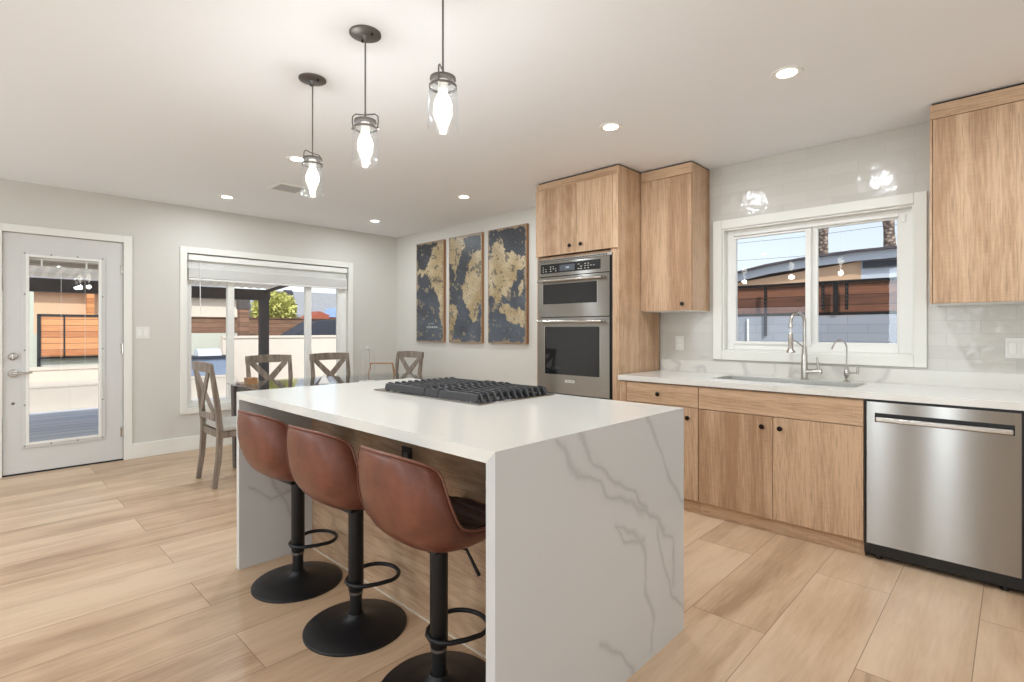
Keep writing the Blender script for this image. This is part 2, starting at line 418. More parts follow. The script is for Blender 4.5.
M['soffitwood'] = plain('pale_patio_beam', srgb(196, 184, 166), .7, bump=.1, var=.05)
M['decking'] = planks('blue_grey_deck_boards', 'x', .32, srgb(204, 208, 214), srgb(180, 186, 196), gap=srgb(104, 108, 124))
M['soffit'] = planks('weathered_patio_ceiling', 'x', .09, srgb(238, 230, 216), srgb(214, 204, 188), gap=srgb(170, 160, 146))
_m = M['soffit']; _t = _m.node_tree; _b = _t.nodes['Principled BSDF']     # translucent corrugated sheeting
_tr = _t.nodes.new('ShaderNodeBsdfTranslucent'); _mx = _t.nodes.new('ShaderNodeMixShader'); _mx.inputs[0].default_value = .38
_t.links.new(_b.inputs['Base Color'].links[0].from_socket, _tr.inputs[0]); _t.links.new(_b.outputs[0], _mx.inputs[1]); _t.links.new(_tr.outputs[0], _mx.inputs[2])
_t.links.new(_mx.outputs[0], _t.nodes['Material Output'].inputs[0])
M['cream'] = plain('cream_stucco', srgb(214, 204, 190), .9, bump=.3, bscale=60, var=.04)
M['mint'] = plain('pale_green_stucco', srgb(196, 200, 186), .9, bump=.3, bscale=60, var=.03)
M['peach'] = plain('peach_stucco', srgb(222, 186, 152), .9, bump=.3, bscale=60, var=.05)
M['darkbeam'] = plain('dark_painted_beam', srgb(84, 78, 76), .7, bump=.3, bscale=50, var=.15)
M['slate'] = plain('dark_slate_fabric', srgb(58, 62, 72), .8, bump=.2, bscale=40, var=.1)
M['blueeq'] = plain('blue_grey_painted_metal', srgb(132, 148, 172), .5, bump=.05, var=.1)
M['shingle'] = plain('grey_roof_shingle', srgb(150, 152, 156), .9, bump=.5, bscale=20, var=.1, vscale=3)
M['redroof'] = plain('red_roof_tile', srgb(164, 92, 72), .8, bump=.4, bscale=20, var=.1)
M['bluetarp'] = plain('blue_white_tarp', srgb(150, 178, 214), .6, bump=.1, var=.25, vscale=3)
M['bluefascia'] = plain('pale_blue_fascia_paint', srgb(212, 220, 230), .6, bump=.05, var=.03)
M['darkroof'] = plain('dark_roof_edge', srgb(84, 78, 84), .8, bump=.2)
M['palm'] = None
def block_mat():
    t = NT('shade_tinted_block_wall'); co = t.coord(); sp = t.node('ShaderNodeSeparateXYZ'); t.l.new(co, sp.inputs[0])
    cb = t.node('ShaderNodeCombineXYZ'); t.l.new(sp.outputs[0], cb.inputs[0]); t.l.new(sp.outputs[2], cb.inputs[1])
    br = t.node('ShaderNodeTexBrick'); t.l.new(cb.outputs[0], br.inputs['Vector']); br.inputs['Scale'].default_value = 1
    br.inputs['Brick Width'].default_value = .40; br.inputs['Row Height'].default_value = .10; br.inputs['Mortar Size'].default_value = .003
    br.inputs['Color1'].default_value = srgb(172, 178, 188); br.inputs['Color2'].default_value = srgb(162, 169, 180); br.inputs['Mortar'].default_value = srgb(142, 149, 161)  # bluish shade of the wall is put into these colours
    t.bump(t.math('MULTIPLY', br.outputs['Fac'], -1.0), .4, .01)
    return t.set(color=br.outputs['Color'], rough=.8)
M['block'] = block_mat()
t = NT('palm_trunk_bark'); co = t.coord()
vo = t.node('ShaderNodeTexVoronoi'); t.l.new(t.mapping(co, scale=(1, 1, 1.3)), vo.inputs[0]); vo.inputs['Scale'].default_value = 9
pc = t.ramp(vo.outputs['Distance'], [(.15, srgb(176, 160, 144)), (.6, srgb(84, 70, 64))]); t.bump(vo.outputs['Distance'], .8, .05)
M['palm'] = t.set(color=pc, rough=.9)
M['leaf'] = plain('yellow_green_leaves', srgb(190, 190, 112), .7, bump=.3, var=.35, vscale=5)
M['frond'] = plain('palm_frond', srgb(96, 116, 68), .7, var=.3)
M['ground'] = plain('concrete_ground', srgb(170, 166, 160), .9, bump=.3, bscale=30, var=.06)

# ================================================================== ROOM SHELL
XA, YB, ZC = -6.108, 4.05, 2.5
XR, YN = 2.6, -2.8
struct('floor', MB().box(XA, YN, -.12, XR, YB, 0), M['floor'])
struct('ceiling', MB().box(XA-.15, YN-.15, ZC, XR+.15, YB+.15, ZC+.10), M['ceiling'])
DY0, DY1, DZ = .185, 1.012, 2.065
WY0, WY1, WZ0, WZ1 = 1.54, 3.332, .44, 2.025
a = MB(); x0, x1 = XA-.15, XA
for y0, z0, y1, z1 in ((YN-.15, -.12, DY0, ZC), (DY0, DZ, DY1, ZC), (DY1, -.12, WY0, ZC), (WY0, -.12, WY1, WZ0), (WY0, WZ1, WY1, ZC), (WY1, -.12, YB+.15, ZC), (DY0, -.12, DY1, 0)):
    a.box(x0, y0, z0, x1, y1, z1)
struct('wall_left', a, M['wall'])
BX0, BX1, BZ0, BZ1 = -1.637, -.455, 1.075, 2.012
a = MB(); y0, y1 = YB, YB+.15
for xx0, z0, xx1, z1 in ((XA, -.12, BX0, ZC), (BX0, -.12, BX1, BZ0), (BX0, BZ1, BX1, ZC), (BX1, -.12, XR+.15, ZC)):
    a.box(xx0, y0, z0, xx1, y1, z1)
struct('wall_right', a, M['wall'])
struct('wall_near', MB().box(XR, YN, -.12, XR+.15, YB, ZC), M['wall'])
struct('wall_behind', MB().box(XA, YN-.15, -.12, XR+.15, YN, ZC), M['wall'])
# baseboards
def bb(name, pts): return struct(name, pts, M['trim'], bevel=.004)
bb('baseboard_left', MB().box(XA, 1.075, 0, XA+.016, YB, .145))
bb('baseboard_left_by_door', MB().box(XA, YN, 0, XA+.016, .115, .145)).name = 'baseboard_left.001'
bb('baseboard_right', MB().box(XA+.016, YB-.016, 0, -2.995, YB, .145))
# tile: covers the kitchen stretch of the right wall, around the window
a = MB(); ty0, ty1 = YB-.010, YB
for xx0, z0, xx1, z1 in ((-2.155, .905, BX0, 2.499), (BX0, .905, BX1, BZ0), (BX0, BZ1, BX1, 2.499), (BX1, .905, 1.2, 2.499)):
    a.box(xx0, ty0, z0, xx1, ty1, z1)
struct('trim_1', a, M['tile'])
# door casing
a = MB(); cw = .066
a.box(XA, DY0-cw, 0, XA+.018, DY0, DZ+cw); a.box(XA, DY1, 0, XA+.018, DY1+cw, DZ+cw); a.box(XA, DY0, DZ, XA+.018, DY1, DZ+cw)
struct('trim_2', a, M['trim'], bevel=.004)
struct('trim_3', MB().box(XA-.15, DY0, 0, XA-.005, DY1, .012), M['black'])

# ---- exterior door
door = sroot('door_1', (XA, DY0, 0))
dx0, dx1 = XA-.052, XA-.008; y0, y1, z0, z1 = DY0+.004, DY1-.004, .014, DZ-.004; gy0, gy1, gz0, gz1 = .345, .832, .262, 1.872
a = MB()
a.box(dx0, y0, z0, dx1, gy0, z1); a.box(dx0, gy1, z0, dx1, y1, z1); a.box(dx0, gy0, z0, dx1, gy1, gz0); a.box(dx0, gy0, gz1, dx1, gy1, z1)
build('door_leaf', a, M['doorpaint'], door)
a = MB(); fw = .042; fx = XA+.002
a.box(dx1, gy0-fw, gz0-fw, fx, gy0+.008, gz1+fw); a.box(dx1, gy1-.008, gz0-fw, fx, gy1+fw, gz1+fw)
a.box(dx1, gy0+.008, gz0-fw, fx, gy1-.008, gz0+.008); a.box(dx1, gy0+.008, gz1-.008, fx, gy1-.008, gz1+fw)
fr_ = build('glass_frame', a, M['doorpaint'], door, bevel=.003)
a = MB(); lw_ = .014
a.box(fx, gy0-lw_, gz0-lw_, fx+.006, gy0+.006, gz1+lw_); a.box(fx, gy1-.006, gz0-lw_, fx+.006, gy1+lw_, gz1+lw_); a.box(fx, gy0+.006, gz0-lw_, fx+.006, gy1-.006, gz0+.006); a.box(fx, gy0+.006, gz1-.006, fx+.006, gy1-.006, gz1+lw_)
build('glazing_bead', a, M['vinyl'], fr_, bevel=.002)
for zz in (gz0-.022, gz0+.33, gz0+.80, gz0+1.28, gz1+.022):
    for yy in (gy0-.022, gy1+.022):
        build('screw', MB().cyl((fx-.001, yy, zz), (fx+.002, yy, zz), .006, 10), M['pewter'], fr_, smooth=30)
for zz in (gz0-.022, gz1+.022):
    for yy in (gy0+.15, gy0+.33):
        build('screw', MB().cyl((fx-.001, yy, zz), (fx+.002, yy, zz), .006, 10), M['pewter'], fr_, smooth=30)
build('glass_pane', MB().box(XA-.034, gy0, gz0, XA-.030, gy1, gz1), M['pane'], door)
# raised mini blind between the panes
bl = build('raised_blind', MB().box(XA-.046, gy0+.01, gz1-.022, XA-.036, gy1-.01, gz1-.002), M['vinyl'], door)
for k in range(3):
    build('blind_slat', MB().box(XA-.046, gy0+.012, gz1-.040-k*.009, XA-.036, gy1-.012, gz1-.036-k*.009), M['pewter'], bl)
for yy in (gy0+.09, gy1-.09): build('ladder_clip', MB().box(XA-.036, yy-.006, gz1-.075, XA-.034, yy+.006, gz1-.02), M['vinyl'], bl)
for yy in (gy0+.22, gy1-.10): build('cord', MB().cyl((XA-.04, yy, gz0+.6), (XA-.04, yy, gz1-.05), .0012, 6), M['plate'], bl)
build('blind_slider', MB().box(fx, gy1+.004, .60, fx+.010, gy1+.022, .70), M['plate'], door, bevel=.002)
# hardware
h_ = build('door_handle', MB().lathe([(.033, 0), (.033, .008), (.026, .014)], (dx1, .252, .868), 24, 'x'), M['nickel'], door, smooth=30)
a = MB().tube([(dx1+.010, .252, .868), (dx1+.048, .252, .868), (dx1+.052, .27, .866), (dx1+.052, .37, .872)], [.010, .010, .010, .007], 12)
build('lever', a, M['nickel'], h_, smooth=40)
a = MB().lathe([(.032, 0), (.032, .010), (.024, .018), (.012, .019)], (dx1, .252, 1.012), 24, 'x')
db = build('deadbolt', a, M['nickel'], door, smooth=30)
build('thumb_turn', MB().box(dx1+.018, .247, .990, dx1+.032, .257, 1.034), M['nickel'], db, bevel=.003)
build('key_cylinder', MB().lathe([(.011, 0), (.011, .004), (.006, .006)], (dx1, .252, .612), 16, 'x'), M['pewter'], door, smooth=30)
for zz in (.27, 1.06, 1.80):
    hg = build('hinge', MB().box(dx1, DY1-.022, zz-.045, dx1+.006, DY1-.004, zz+.045), M['nickel'], door)
    build('hinge_pin', MB().cyl((XA+.001, DY1-.004, zz-.048), (XA+.001, DY1-.004, zz+.048), .006, 10), M['nickel'], hg, smooth=30)

# ---- window in the left wall (slider with two mullions)
win = sroot('window_1', (XA, WY0, WZ0))
a = MB(); cw = .064
a.box(XA, WY0-cw, WZ0-cw, XA+.018, WY0, WZ1+cw); a.box(XA, WY1, WZ0-cw, XA+.018, WY1+cw, WZ1+cw); a.box(XA, WY0, WZ1, XA+.018, WY1, WZ1+cw); a.box(XA, WY0, WZ0-cw, XA+.018, WY1, WZ0)
build('window_casing', a, M['trim'], win, bevel=.004)
fx0, fx1 = XA-.12, XA-.055
a = MB(); g = .055
a.box(fx0, WY0, WZ0, fx1, WY0+g, WZ1); a.box(fx0, WY1-g, WZ0, fx1, WY1, WZ1); a.box(fx0, WY0+g, WZ0, fx1, WY1-g, WZ0+g); a.box(fx0, WY0+g, WZ1-g, fx1, WY1-g, WZ1)
build('window_frame', a, M['vinyl'], win, bevel=.003)
for mc in (1.975, 2.845):
    build('mullion', MB().box(fx0+.005, mc-.033, WZ0+g, fx1+.004, mc+.033, WZ1-g), M['vinyl'], win, bevel=.003)
a = MB(); a.box(fx0+.01, 3.225, WZ0+g, fx1-.004, 3.28, WZ1-g)
build('sash_stile', a, M['vinyl'], win, bevel=.003)
for p0, p1 in ((WY0+g, 1.942), (2.008, 2.812), (2.878, 3.225)):
    build('glass_pane', MB().box(XA-.092, p0, WZ0+g, XA-.088, p1, WZ1-g), M['pane'], win)
# blind
bd = thing('window_blind', 'white horizontal slat blind raised to the top of the dining window', 'blind', (XA, 2.43, 1.94))
build('headrail', MB().box(XA-.05, WY0+.012, 1.955, XA+.004, WY1-.012, 2.012), M['vinyl'], bd, bevel=.003)
for k in range(14):
    z = 1.776+k*.0072
    build('slat', MB().prism([(XA-.052, z), (XA-.003, z+.001), (XA-.003, z+.0065), (XA-.052, z+.0055)], 'y', WY0+.016, WY1-.016), M['plate'], bd)
for k in range(5):
    z = 1.876+k*.016
    build('slat', MB().prism([(XA-.034, z+.018), (XA-.022, z-.001), (XA-.020, z+.001), (XA-.032, z+.020)], 'y', WY0+.016, WY1-.016), M['plate'], bd)
build('bottom_rail', MB().box(XA-.052, WY0+.016, 1.752, XA-.002, WY1-.016, 1.772), M['vinyl'], bd, bevel=.003)
build('tilt_wand', MB().cyl((XA+.012, 1.66, 1.42), (XA+.010, 1.655, 1.97), .004, 8), M['plate'], bd, smooth=30)
for yy in (1.66, 2.43, 3.2): build('ladder_cord', MB().cyl((XA-.001, yy, 1.76), (XA-.001, yy, 1.96), .0018, 6), M['plate'], bd)

# ---- window over the sink
win = sroot('window_2', (-1.05, YB, BZ0))
a = MB(); cw = .068; cy0, cy1 = YB-.030, YB-.0105
a.box(BX0-cw, cy0, BZ0-cw, BX0, cy1, BZ1+cw); a.box(BX1, cy0, BZ0-cw, BX1+cw-.004, cy1, BZ1+cw); a.box(BX0, cy0, BZ1, BX1, cy1, BZ1+cw); a.box(BX0, cy0, BZ0-cw, BX1, cy1, BZ0)
build('window_casing', a, M['trim'], win, bevel=.004)
a = MB(); jy0, jy1 = YB-.0105, YB+.145     # jamb liner
a.box(BX0, jy0, BZ0, BX0+.012, jy1, BZ1); a.box(BX1-.012, jy0, BZ0, BX1, jy1, BZ1); a.box(BX0+.012, jy0, BZ1-.012, BX1-.012, jy1, BZ1); a.box(BX0+.012, jy0, BZ0, BX1-.012, jy1, BZ0+.012)
build('jamb_liner', a, M['trim'], win)
GX = [-1.553, -1.072, -1.003, -.552]; GZ = (1.150, 1.945)
wy0, wy1 = YB+.045, YB+.12
a = MB()
a.box(BX0+.012, wy0, BZ0+.012, GX[0]-.018, wy1, BZ1-.012); a.box(GX[3]+.012, wy0, BZ0+.012, BX1-.012, wy1, BZ1-.012)
a.box(GX[0]-.018, wy0, GZ[1]+.012, GX[3]+.012, wy1, BZ1-.012); a.box(GX[0]-.018, wy0, BZ0+.012, GX[3]+.012, wy1, GZ[0]-.012)
build('window_frame', a, M['vinyl'], win, bevel=.003)
a = MB(); sy0, sy1 = wy0-.012, wy0+.020
a.box(GX[0]-.022, sy0, GZ[0]-.022, GX[0], sy1, GZ[1]+.004); a.box(GX[1], sy0, GZ[0]-.022, GX[1]+.034, sy1, GZ[1]+.004)
a.box(GX[0], sy0, GZ[1]-.012, GX[1], sy1, GZ[1]+.004); a.box(GX[0], sy0, GZ[0]-.022, GX[1], sy1, GZ[0])
build('sliding_sash', a, M['vinyl'], win, bevel=.003)
a = MB(); sy0, sy1 = wy0+.024, wy0+.05
a.box(GX[1]+.030, sy0, GZ[0]-.012, GX[2], sy1, GZ[1]+.012); a.box(GX[3], sy0, GZ[0]-.012, GX[3]+.012, sy1, GZ[1]+.012)
a.box(GX[2], sy0, GZ[1], GX[3], sy1, GZ[1]+.012); a.box(GX[2], sy0, GZ[0]-.012, GX[3], sy1, GZ[0])
build('fixed_sash', a, M['vinyl'], win, bevel=.002)
build('glass_pane', MB().box(GX[0], wy0+.003, GZ[0], GX[1], wy0+.006, GZ[1]), M['pane'], win)
build('glass_pane', MB().box(GX[2], wy0+.036, GZ[0], GX[3], wy0+.039, GZ[1]), M['pane'], win)
build('sash_lock', MB().box(GX[3]+.02, wy0-.012, GZ[1]-.03, GX[3]+.05, wy0, GZ[1]+.02), M['vinyl'], win, bevel=.003)

# ================================================================== CEILING FIXTURES
def downlight(loc, label):
    r = thing('recessed_light', label, 'ceiling light', loc, 'recessed ceiling lights')
    z = loc[2]
    prof = [(.040, -.001), (.058, -.004), (.070, -.006), (.073, -.001), (.073, 0), (.040, 0)]
    build('trim_ring', MB().lathe(prof, loc, 32, closed=True), M['vinyl'], r, smooth=40)
    build('lens', MB().lathe([(.045, -.0035), (.045, -.0012)], loc, 28), M['lens'], r, smooth=30)
    d = bpy.data.lights.new('downlight', 'AREA'); d.shape = 'DISK'; d.size = .10; d.energy = DOWNLIGHT_W; d.color = (.86, .94, 1)
    o = bpy.data.objects.new('lamp_light', d); COL.objects.link(o); o.parent = r; o.location = (0, 0, -.012)
    return r
downlight((-.814, 2.79, ZC), 'round recessed ceiling light nearest the right upper cabinet, above the counter by the sink')
downlight((-1.819, 2.77, ZC), 'round recessed ceiling light just in front of the left wall cabinet')
downlight((-3.78, 3.26, ZC), 'round recessed ceiling light above the three map canvases')
downlight((-5.357, 3.26, ZC), 'round recessed ceiling light nearest the corner where the two walls meet')
downlight((-5.403, 1.696, ZC), 'round recessed ceiling light nearest the left wall, above and left of the window')
downlight((-3.83, 1.68, ZC), 'round recessed ceiling light partly behind the farthest glass pendant, by the air vent')
for lx, ly, lb in ((.2, 2.79, 'added unseen recessed ceiling light over the dishwasher end of the room'), (-4.4, -.7, 'added unseen recessed ceiling light in front of the glass door'), (-3.0, -.9, 'added unseen recessed ceiling light behind the camera, left side'), (-1.2, -.9, 'added unseen recessed ceiling light behind the camera, middle'), (.8, -.9, 'added unseen recessed ceiling light behind the camera, right side'), (1.3, 1.2, 'added unseen recessed ceiling light right of the camera')):
    downlight((lx, ly, ZC), lb)  # extra fixtures out of view, added for more light from above
r = thing('ceiling_vent', 'small white rectangular air vent grille in the ceiling behind the pendants', 'vent', (-4.67, 1.97, ZC))
a = MB(); vx0, vy0, vx1, vy1 = -4.80, 1.84, -4.54, 2.10
a.box(vx0, vy0, ZC-.006, vx1, vy0+.02, ZC); a.box(vx0, vy1-.02, ZC-.006, vx1, vy1, ZC); a.box(vx0, vy0+.02, ZC-.006, vx0+.02, vy1-.02, ZC); a.box(vx1-.02, vy0+.02, ZC-.006, vx1, vy1-.02, ZC)
build('frame', a, M['vinyl'], r)
for k in range(9):
    yy = vy0+.034+k*.024; build('louver', MB().beam((vx0+.02, yy, ZC-.004), (vx1-.02, yy, ZC-.004), .014, .002, up=(0, .5, 1)), M['ventgrey'], r)

# ---- pendants
def make_pendant(loc, rz, label, drop=0.0):
    r = thing('pendant_light', label, 'pendant light', loc, 'glass jar pendants over the island')
    r0 = (loc[0], loc[1], loc[2]); L = lambda x, y, z: (r0[0]+x, r0[1]+y, r0[2]+z)
    c_ = build('canopy', MB().lathe([(.066, 0), (.066, -.006), (.058, -.010), (.014, -.013), (.009, -.022), (.007, -.034)], r0, 32), M['pewter'], r, smooth=35)
    for s in (-1, 1): build('canopy_screw', MB().lathe([(.006, -.008), (.006, -.018), (.003, -.021)], L(.038*s, .01, 0), 12), M['black'], c_, smooth=30)
    q = -.352-drop; J = (r0[0], r0[1], r0[2]+q)          # top of the jar cap
    build('cord', MB().cyl(L(0, 0, q), L(0, 0, -.03), .0035, 8), M['pewter'], r, smooth=40)
    build('cap', MB().lathe([(.006, .010), (.010, .002), (.046, -.002), (.047, -.009), (.040, -.009), (.006, -.006)], J, 32), M['pewter'], r, smooth=35)
    build('clamp_ring', MB().lathe([(.0465, -.031), (.050, -.031), (.050, -.040), (.0465, -.040)], J, 32, closed=True), M['pewter'], r, smooth=35)
    ca, sa = math.cos(rz), math.sin(rz)
    R2 = lambda x, y, z: L(x*ca-y*sa, x*sa+y*ca, q+z)
    pts = [R2(-.052, 0, -.036), R2(-.056, 0, -.005), R2(-.054, 0, .016), R2(-.042, 0, .026), R2(0, 0, .022), R2(.042, 0, .026), R2(.054, 0, .016), R2(.056, 0, -.005), R2(.052, 0, -.036)]
    build('wire_bail', MB().tube(pts, .0028, 8), M['pewter'], r, smooth=60)
    for s in (-1, 1): build('bail_pivot', MB().cyl(R2(.047*s, 0, -.036), R2(.058*s, 0, -.036), .005, 10), M['pewter'], r, smooth=40)
    prof = [(.042, -.009), (.043, -.042), (.050, -.050), (.055, -.060), (.055, -.186), (.0525, -.187), (.0525, -.061), (.048, -.053), (.041, -.045), (.040, -.009)]
    build('glass_jar', MB().lathe(prof, J, 40, closed=True), M['jar'], r, smooth=40)
    build('socket', MB().lathe([(.018, -.010), (.018, -.050), (.014, -.052)], J, 20), M['plate'], r, smooth=35)
    build('bulb', MB().lathe([(.013, -.050), (.018, -.062), (.027, -.082), (.032, -.098), (.031, -.112), (.024, -.128), (.016, -.145), (.012, -.162), (.011, -.176), (.004, -.183)], J, 24), M['bulb'], r, smooth=60)
    d = bpy.data.lights.new('pendant_glow', 'POINT'); d.energy = 3.6; d.shadow_soft_size = .03; d.color = (.95, .97, 1)
    o = bpy.data.objects.new('lamp_light', d); COL.objects.link(o); o.parent = r; o.location = (0, 0, q-.24)
    return r
make_pendant((-2.553, 1.198, ZC), 1.9, 'farthest of the three glass jar pendants, hanging by the air vent', .045)
make_pendant((-1.999, 1.170, ZC), .75, 'middle glass jar pendant with square wire bail, canopy in view', .018)
make_pendant((-1.484, 1.18, ZC), 2.2, 'nearest glass jar pendant, its canopy above the picture', .004)

# ================================================================== ISLAND
IX0, IX1, IY0, IY1, IZ, T = -2.919, -.99, .962, 2.047, .914, .036
isl = thing('kitchen_island', 'white veined stone waterfall island with oak panelled body', 'island', ISL)
build('countertop', MB().prism([(IX0, IZ), (IX1, IZ), (IX1-T, IZ-T), (IX0+T, IZ-T)], 'y', IY0, IY1), M['quartz'], isl)
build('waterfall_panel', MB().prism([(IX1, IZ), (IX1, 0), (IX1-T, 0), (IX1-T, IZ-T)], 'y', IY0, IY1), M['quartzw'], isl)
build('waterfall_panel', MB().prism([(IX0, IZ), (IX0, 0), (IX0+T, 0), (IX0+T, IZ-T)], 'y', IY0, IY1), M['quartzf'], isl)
build('body', MB().box(IX0+T, 1.35, 0, IX1-T, IY1-.02, IZ-T), M['oakpanel'], isl)
build('caulk_strip', MB().box(IX0+T, 1.344, 0, IX1-T, 1.35, .008), M['caulk'], isl)
a = MB()
ol = thing('power_outlet', 'black power outlet on the oak island panel behind the stools', 'outlet', (-1.95, 1.35, .66))
build('cover_plate', MB().box(-1.985, 1.343, .603, -1.915, 1.3495, .717), M['blackplastic'], ol, bevel=.002)
build('socket_face', MB().box(-1.967, 1.340, .628, -1.933, 1.343, .692), M['pewter'], ol, bevel=.002)
# cooktop
ct = thing('gas_cooktop', 'stainless gas cooktop with black cast iron grates on the island', 'cooktop', (-2.055, 1.76, IZ))
KX0, KX1, KY0, KY1 = -2.47, -1.64, 1.495, 2.005
build('steel_tray', MB().box(KX0, KY0, IZ, KX1, KY1, IZ+.006), M['steel'], ct, bevel=.003)
nb = [(-2.30, 1.62), (-2.30, 1.88), (-2.055, 1.75), (-1.81, 1.62), (-1.81, 1.88)]
for i, (bx, by) in enumerate(nb):
    rr = .052 if i == 2 else .038
    b_ = build('burner', MB().lathe([(rr*1.25, .006), (rr*1.2, .014), (rr, .018), (rr, .026), (rr*.8, .030)], (bx, by, IZ), 28), M['black'], ct, smooth=40)
for gx0, gx1, ends in ((-2.395, -2.057, (1, 0)), (-2.051, -1.951, (0, 0)), (-1.945, -1.675, (0, 1))):
    gy0_, gy1_ = KY0+.02, KY1-.02; zt = IZ+.044
    a = MB()
    for yy, s_ in ((gy0_, 1), (gy1_, -1)):
        a.prism([(yy, IZ+.008), (yy+s_*.004, IZ+.008), (yy+s_*.020, zt-.004), (yy+s_*.008, zt-.004)], 'x', gx0, gx1)
    nbar = 11
    for j in range(nbar):
        yy = gy0_+.026+j*(gy1_-gy0_-.052)/(nbar-1)
        # each bar: raised ends, ends of the outer grates slope to the tray
        pr = [(gx0+.012, zt-.016), (gx0+.004, zt+.002), (gx0+.02, zt+.004), (gx0+.05, zt-.003), (gx1-.05, zt-.003), (gx1-.02, zt+.004), (gx1-.004, zt+.002), (gx1-.012, zt-.016)]
        if ends[1]: pr[-1:] = [(gx1+.018, IZ+.008), (gx1+.006, IZ+.008), (gx1-.014, zt-.016)]
        if ends[0]: pr[:1] = [(gx0+.014, zt-.016), (gx0-.006, IZ+.008), (gx0-.018, IZ+.008)]
        a.prism(pr, 'y', yy-.006, yy+.006)
    for xx in (gx0+.012, (gx0+gx1)/2-.006, gx1-.024): a.box(xx, gy0_+.02, zt-.018, xx+.012, gy1_-.02, zt-.005)
    for xx in (gx0+.01, gx1-.022):
        for yy in (gy0_+.006, gy1_-.018): a.box(xx, yy, IZ+.006, xx+.012, yy+.012, zt-.01)
    build('grate', a, M['iron'], ct, bevel=.001)
# ---- stools
def make_stool():
    r = thing('bar_stool', '', 'bar stool', (0, 0, 0), 'leather bar stools at the island')
    build('base', MB().lathe([(.208, 0), (.208, .006), (.202, .011), (.12, .024), (.06, .036), (.036, .048), (.030, .060)], (0, 0, 0), 56), M['black'], r, smooth=50)
    build('lower_column', MB().cyl((0, 0, .045), (0, 0, .20), .025, 28), M['black'], r, smooth=40)
    build('column_ring', MB().cyl((0, 0, .140), (0, 0, .150), .0285, 28), M['pewter'], r, smooth=40)
    build('upper_column', MB().tube([(0, 0, .150), (0, 0, .158), (0, 0, .50)], [.028, .031, .031], 28), M['black'], r, smooth=40)
    pts = [(.060, .0, .20), (.085, .05, .20)]+[(.100*math.cos(t)*1.0, .105+.085*math.sin(t), .20) for t in [math.radians(q) for q in range(0, 181, 15)]]+[(-.085, .05, .20), (-.060, .0, .20)]
    pts = [(0, -.034, .20), (.034, -.024, .20)]+pts+[(-.034, -.024, .20)]
    pts = [(p[0], p[1], .185) for p in pts]
    build('footrest', MB().tube(pts, .0085, 12, closed=True), M['black'], r, smooth=60)
    build('swivel_plate', MB().box(-.07, -.07, .498, .07, .07, .514), M['black'], r, bevel=.01)
    build('gas_lever', MB().tube([(.03, .03, .495), (.075, .06, .485), (.112, .085, .40)], [.005, .005, .0065], 10), M['black'], r, smooth=60)
    # shell
    cen = [(.235, .575), (.205, .542), (.15, .520), (.08, .508), (.0, .502), (-.08, .506), (-.150, .530), (-.202, .582), (-.232, .648), (-.248, .715), (-.256, .785), (-.260, .850)]
    wid = [.150, .178, .195, .208, .218, .224, .226, .224, .220, .212, .198, .174]
    crl = [.02, .040, .060, .072, .082, .095, .108, .116, .118, .120, .124, .126]
    cen = [(y_, z_+.011) for y_, z_ in cen]
    n = len(cen); NU = 13
    def pt(i, u, off=0.0):
        y, z = cen[i]; a_, b_ = cen[max(i-1, 0)], cen[min(i+1, n-1)]
        ty, tz = b_[0]-a_[0], b_[1]-a_[1]; l = math.hypot(ty, tz); ty /= l; tz /= l
        ny, nz = tz, -ty                     # inward normal (up over the seat, forward over the back)
        if ny*0+nz < 0 and i < 5: ny, nz = -ny, -nz
        s = 1 if (ny*1+nz*1) > 0 else -1; ny *= s; nz *= s
        x = wid[i]*math.sin(u*1.35)/math.sin(1.35)*(1-off*3.2/ .21*.35)
        c = crl[i]*abs(u)**2.6
        yy, zz = y+ny*(c+off), z+nz*(c+off)
        if i >= n-4: zz -= (.062 if i == n-1 else .040 if i == n-2 else .018 if i == n-3 else .004)*abs(u)**3; zz += 0
        if i <= 1: yy -= .035*abs(u)**4*(1 if i == 0 else .5)
        return (x, yy, zz)
    us = [-1+2*k/(NU-1) for k in range(NU)]
    out = [[pt(i, u) for u in us] for i in range(n)]
    th = [.014+.012*math.sin(PI*i/(n-1)) for i in range(n)]
    inn = [[pt(i, u*.985, th[i]*(1-.25*abs(u)**3)) for u in us] for i in range(n)]
    vs = [p for row in out for p in row]+[p for row in inn for p in row]; N = n*NU; fs = []
    for i in range(n-1):
        for k in range(NU-1):
            q = (i*NU+k, i*NU+k+1, (i+1)*NU+k+1, (i+1)*NU+k); fs.append(q); fs.append(tuple(N+j for j in q)[::-1])
    loop = [(0, k) for k in range(NU)]+[(i, NU-1) for i in range(1, n)]+[(n-1, k) for k in range(NU-2, -1, -1)]+[(i, 0) for i in range(n-2, 0, -1)]
    for (i, k), (j, l) in zip(loop, loop[1:]+loop[:1]): fs.append((i*NU+k, j*NU+l, N+j*NU+l, N+i*NU+k))
    sh = build('seat_shell', MB().add(vs, fs), M['leather'], r, sub=2)
    def mid(i, k): return tuple((a+b)/2 for a, b in zip(out[i][k], inn[i][k]))
    rim = [mid(i, k) for i, k in loop]
    # push the piping outward a little
    c0 = Vector((0, -.02, .60)); rim = [tuple(Vector(p)+(Vector(p)-c0).normalized()*.0025) for p in rim]
    sm = []
    for q in range(len(rim)):
        p0, p1 = Vector(rim[q]), Vector(rim[(q+1) % len(rim)]); sm += [p0, (p0+p1)/2]
    sm2 = [(sm[q-1]+sm[q]*2+sm[(q+1) % len(sm)])/4 for q in range(len(sm))]
    build('piping', MB().tube(sm2, .0045, 8, closed=True), M['piping'], sh, smooth=60)
    for u in (-.60,):
        pts = [Vector(pt(i, u, -.0015)) for i in range(4, n)]
        build('seam', MB().tube(pts, .0018, 6), M['piping'] if u > 0 else M['piping'], sh, smooth=60)
    # inner channelled pad
    NV = 60; rows = []
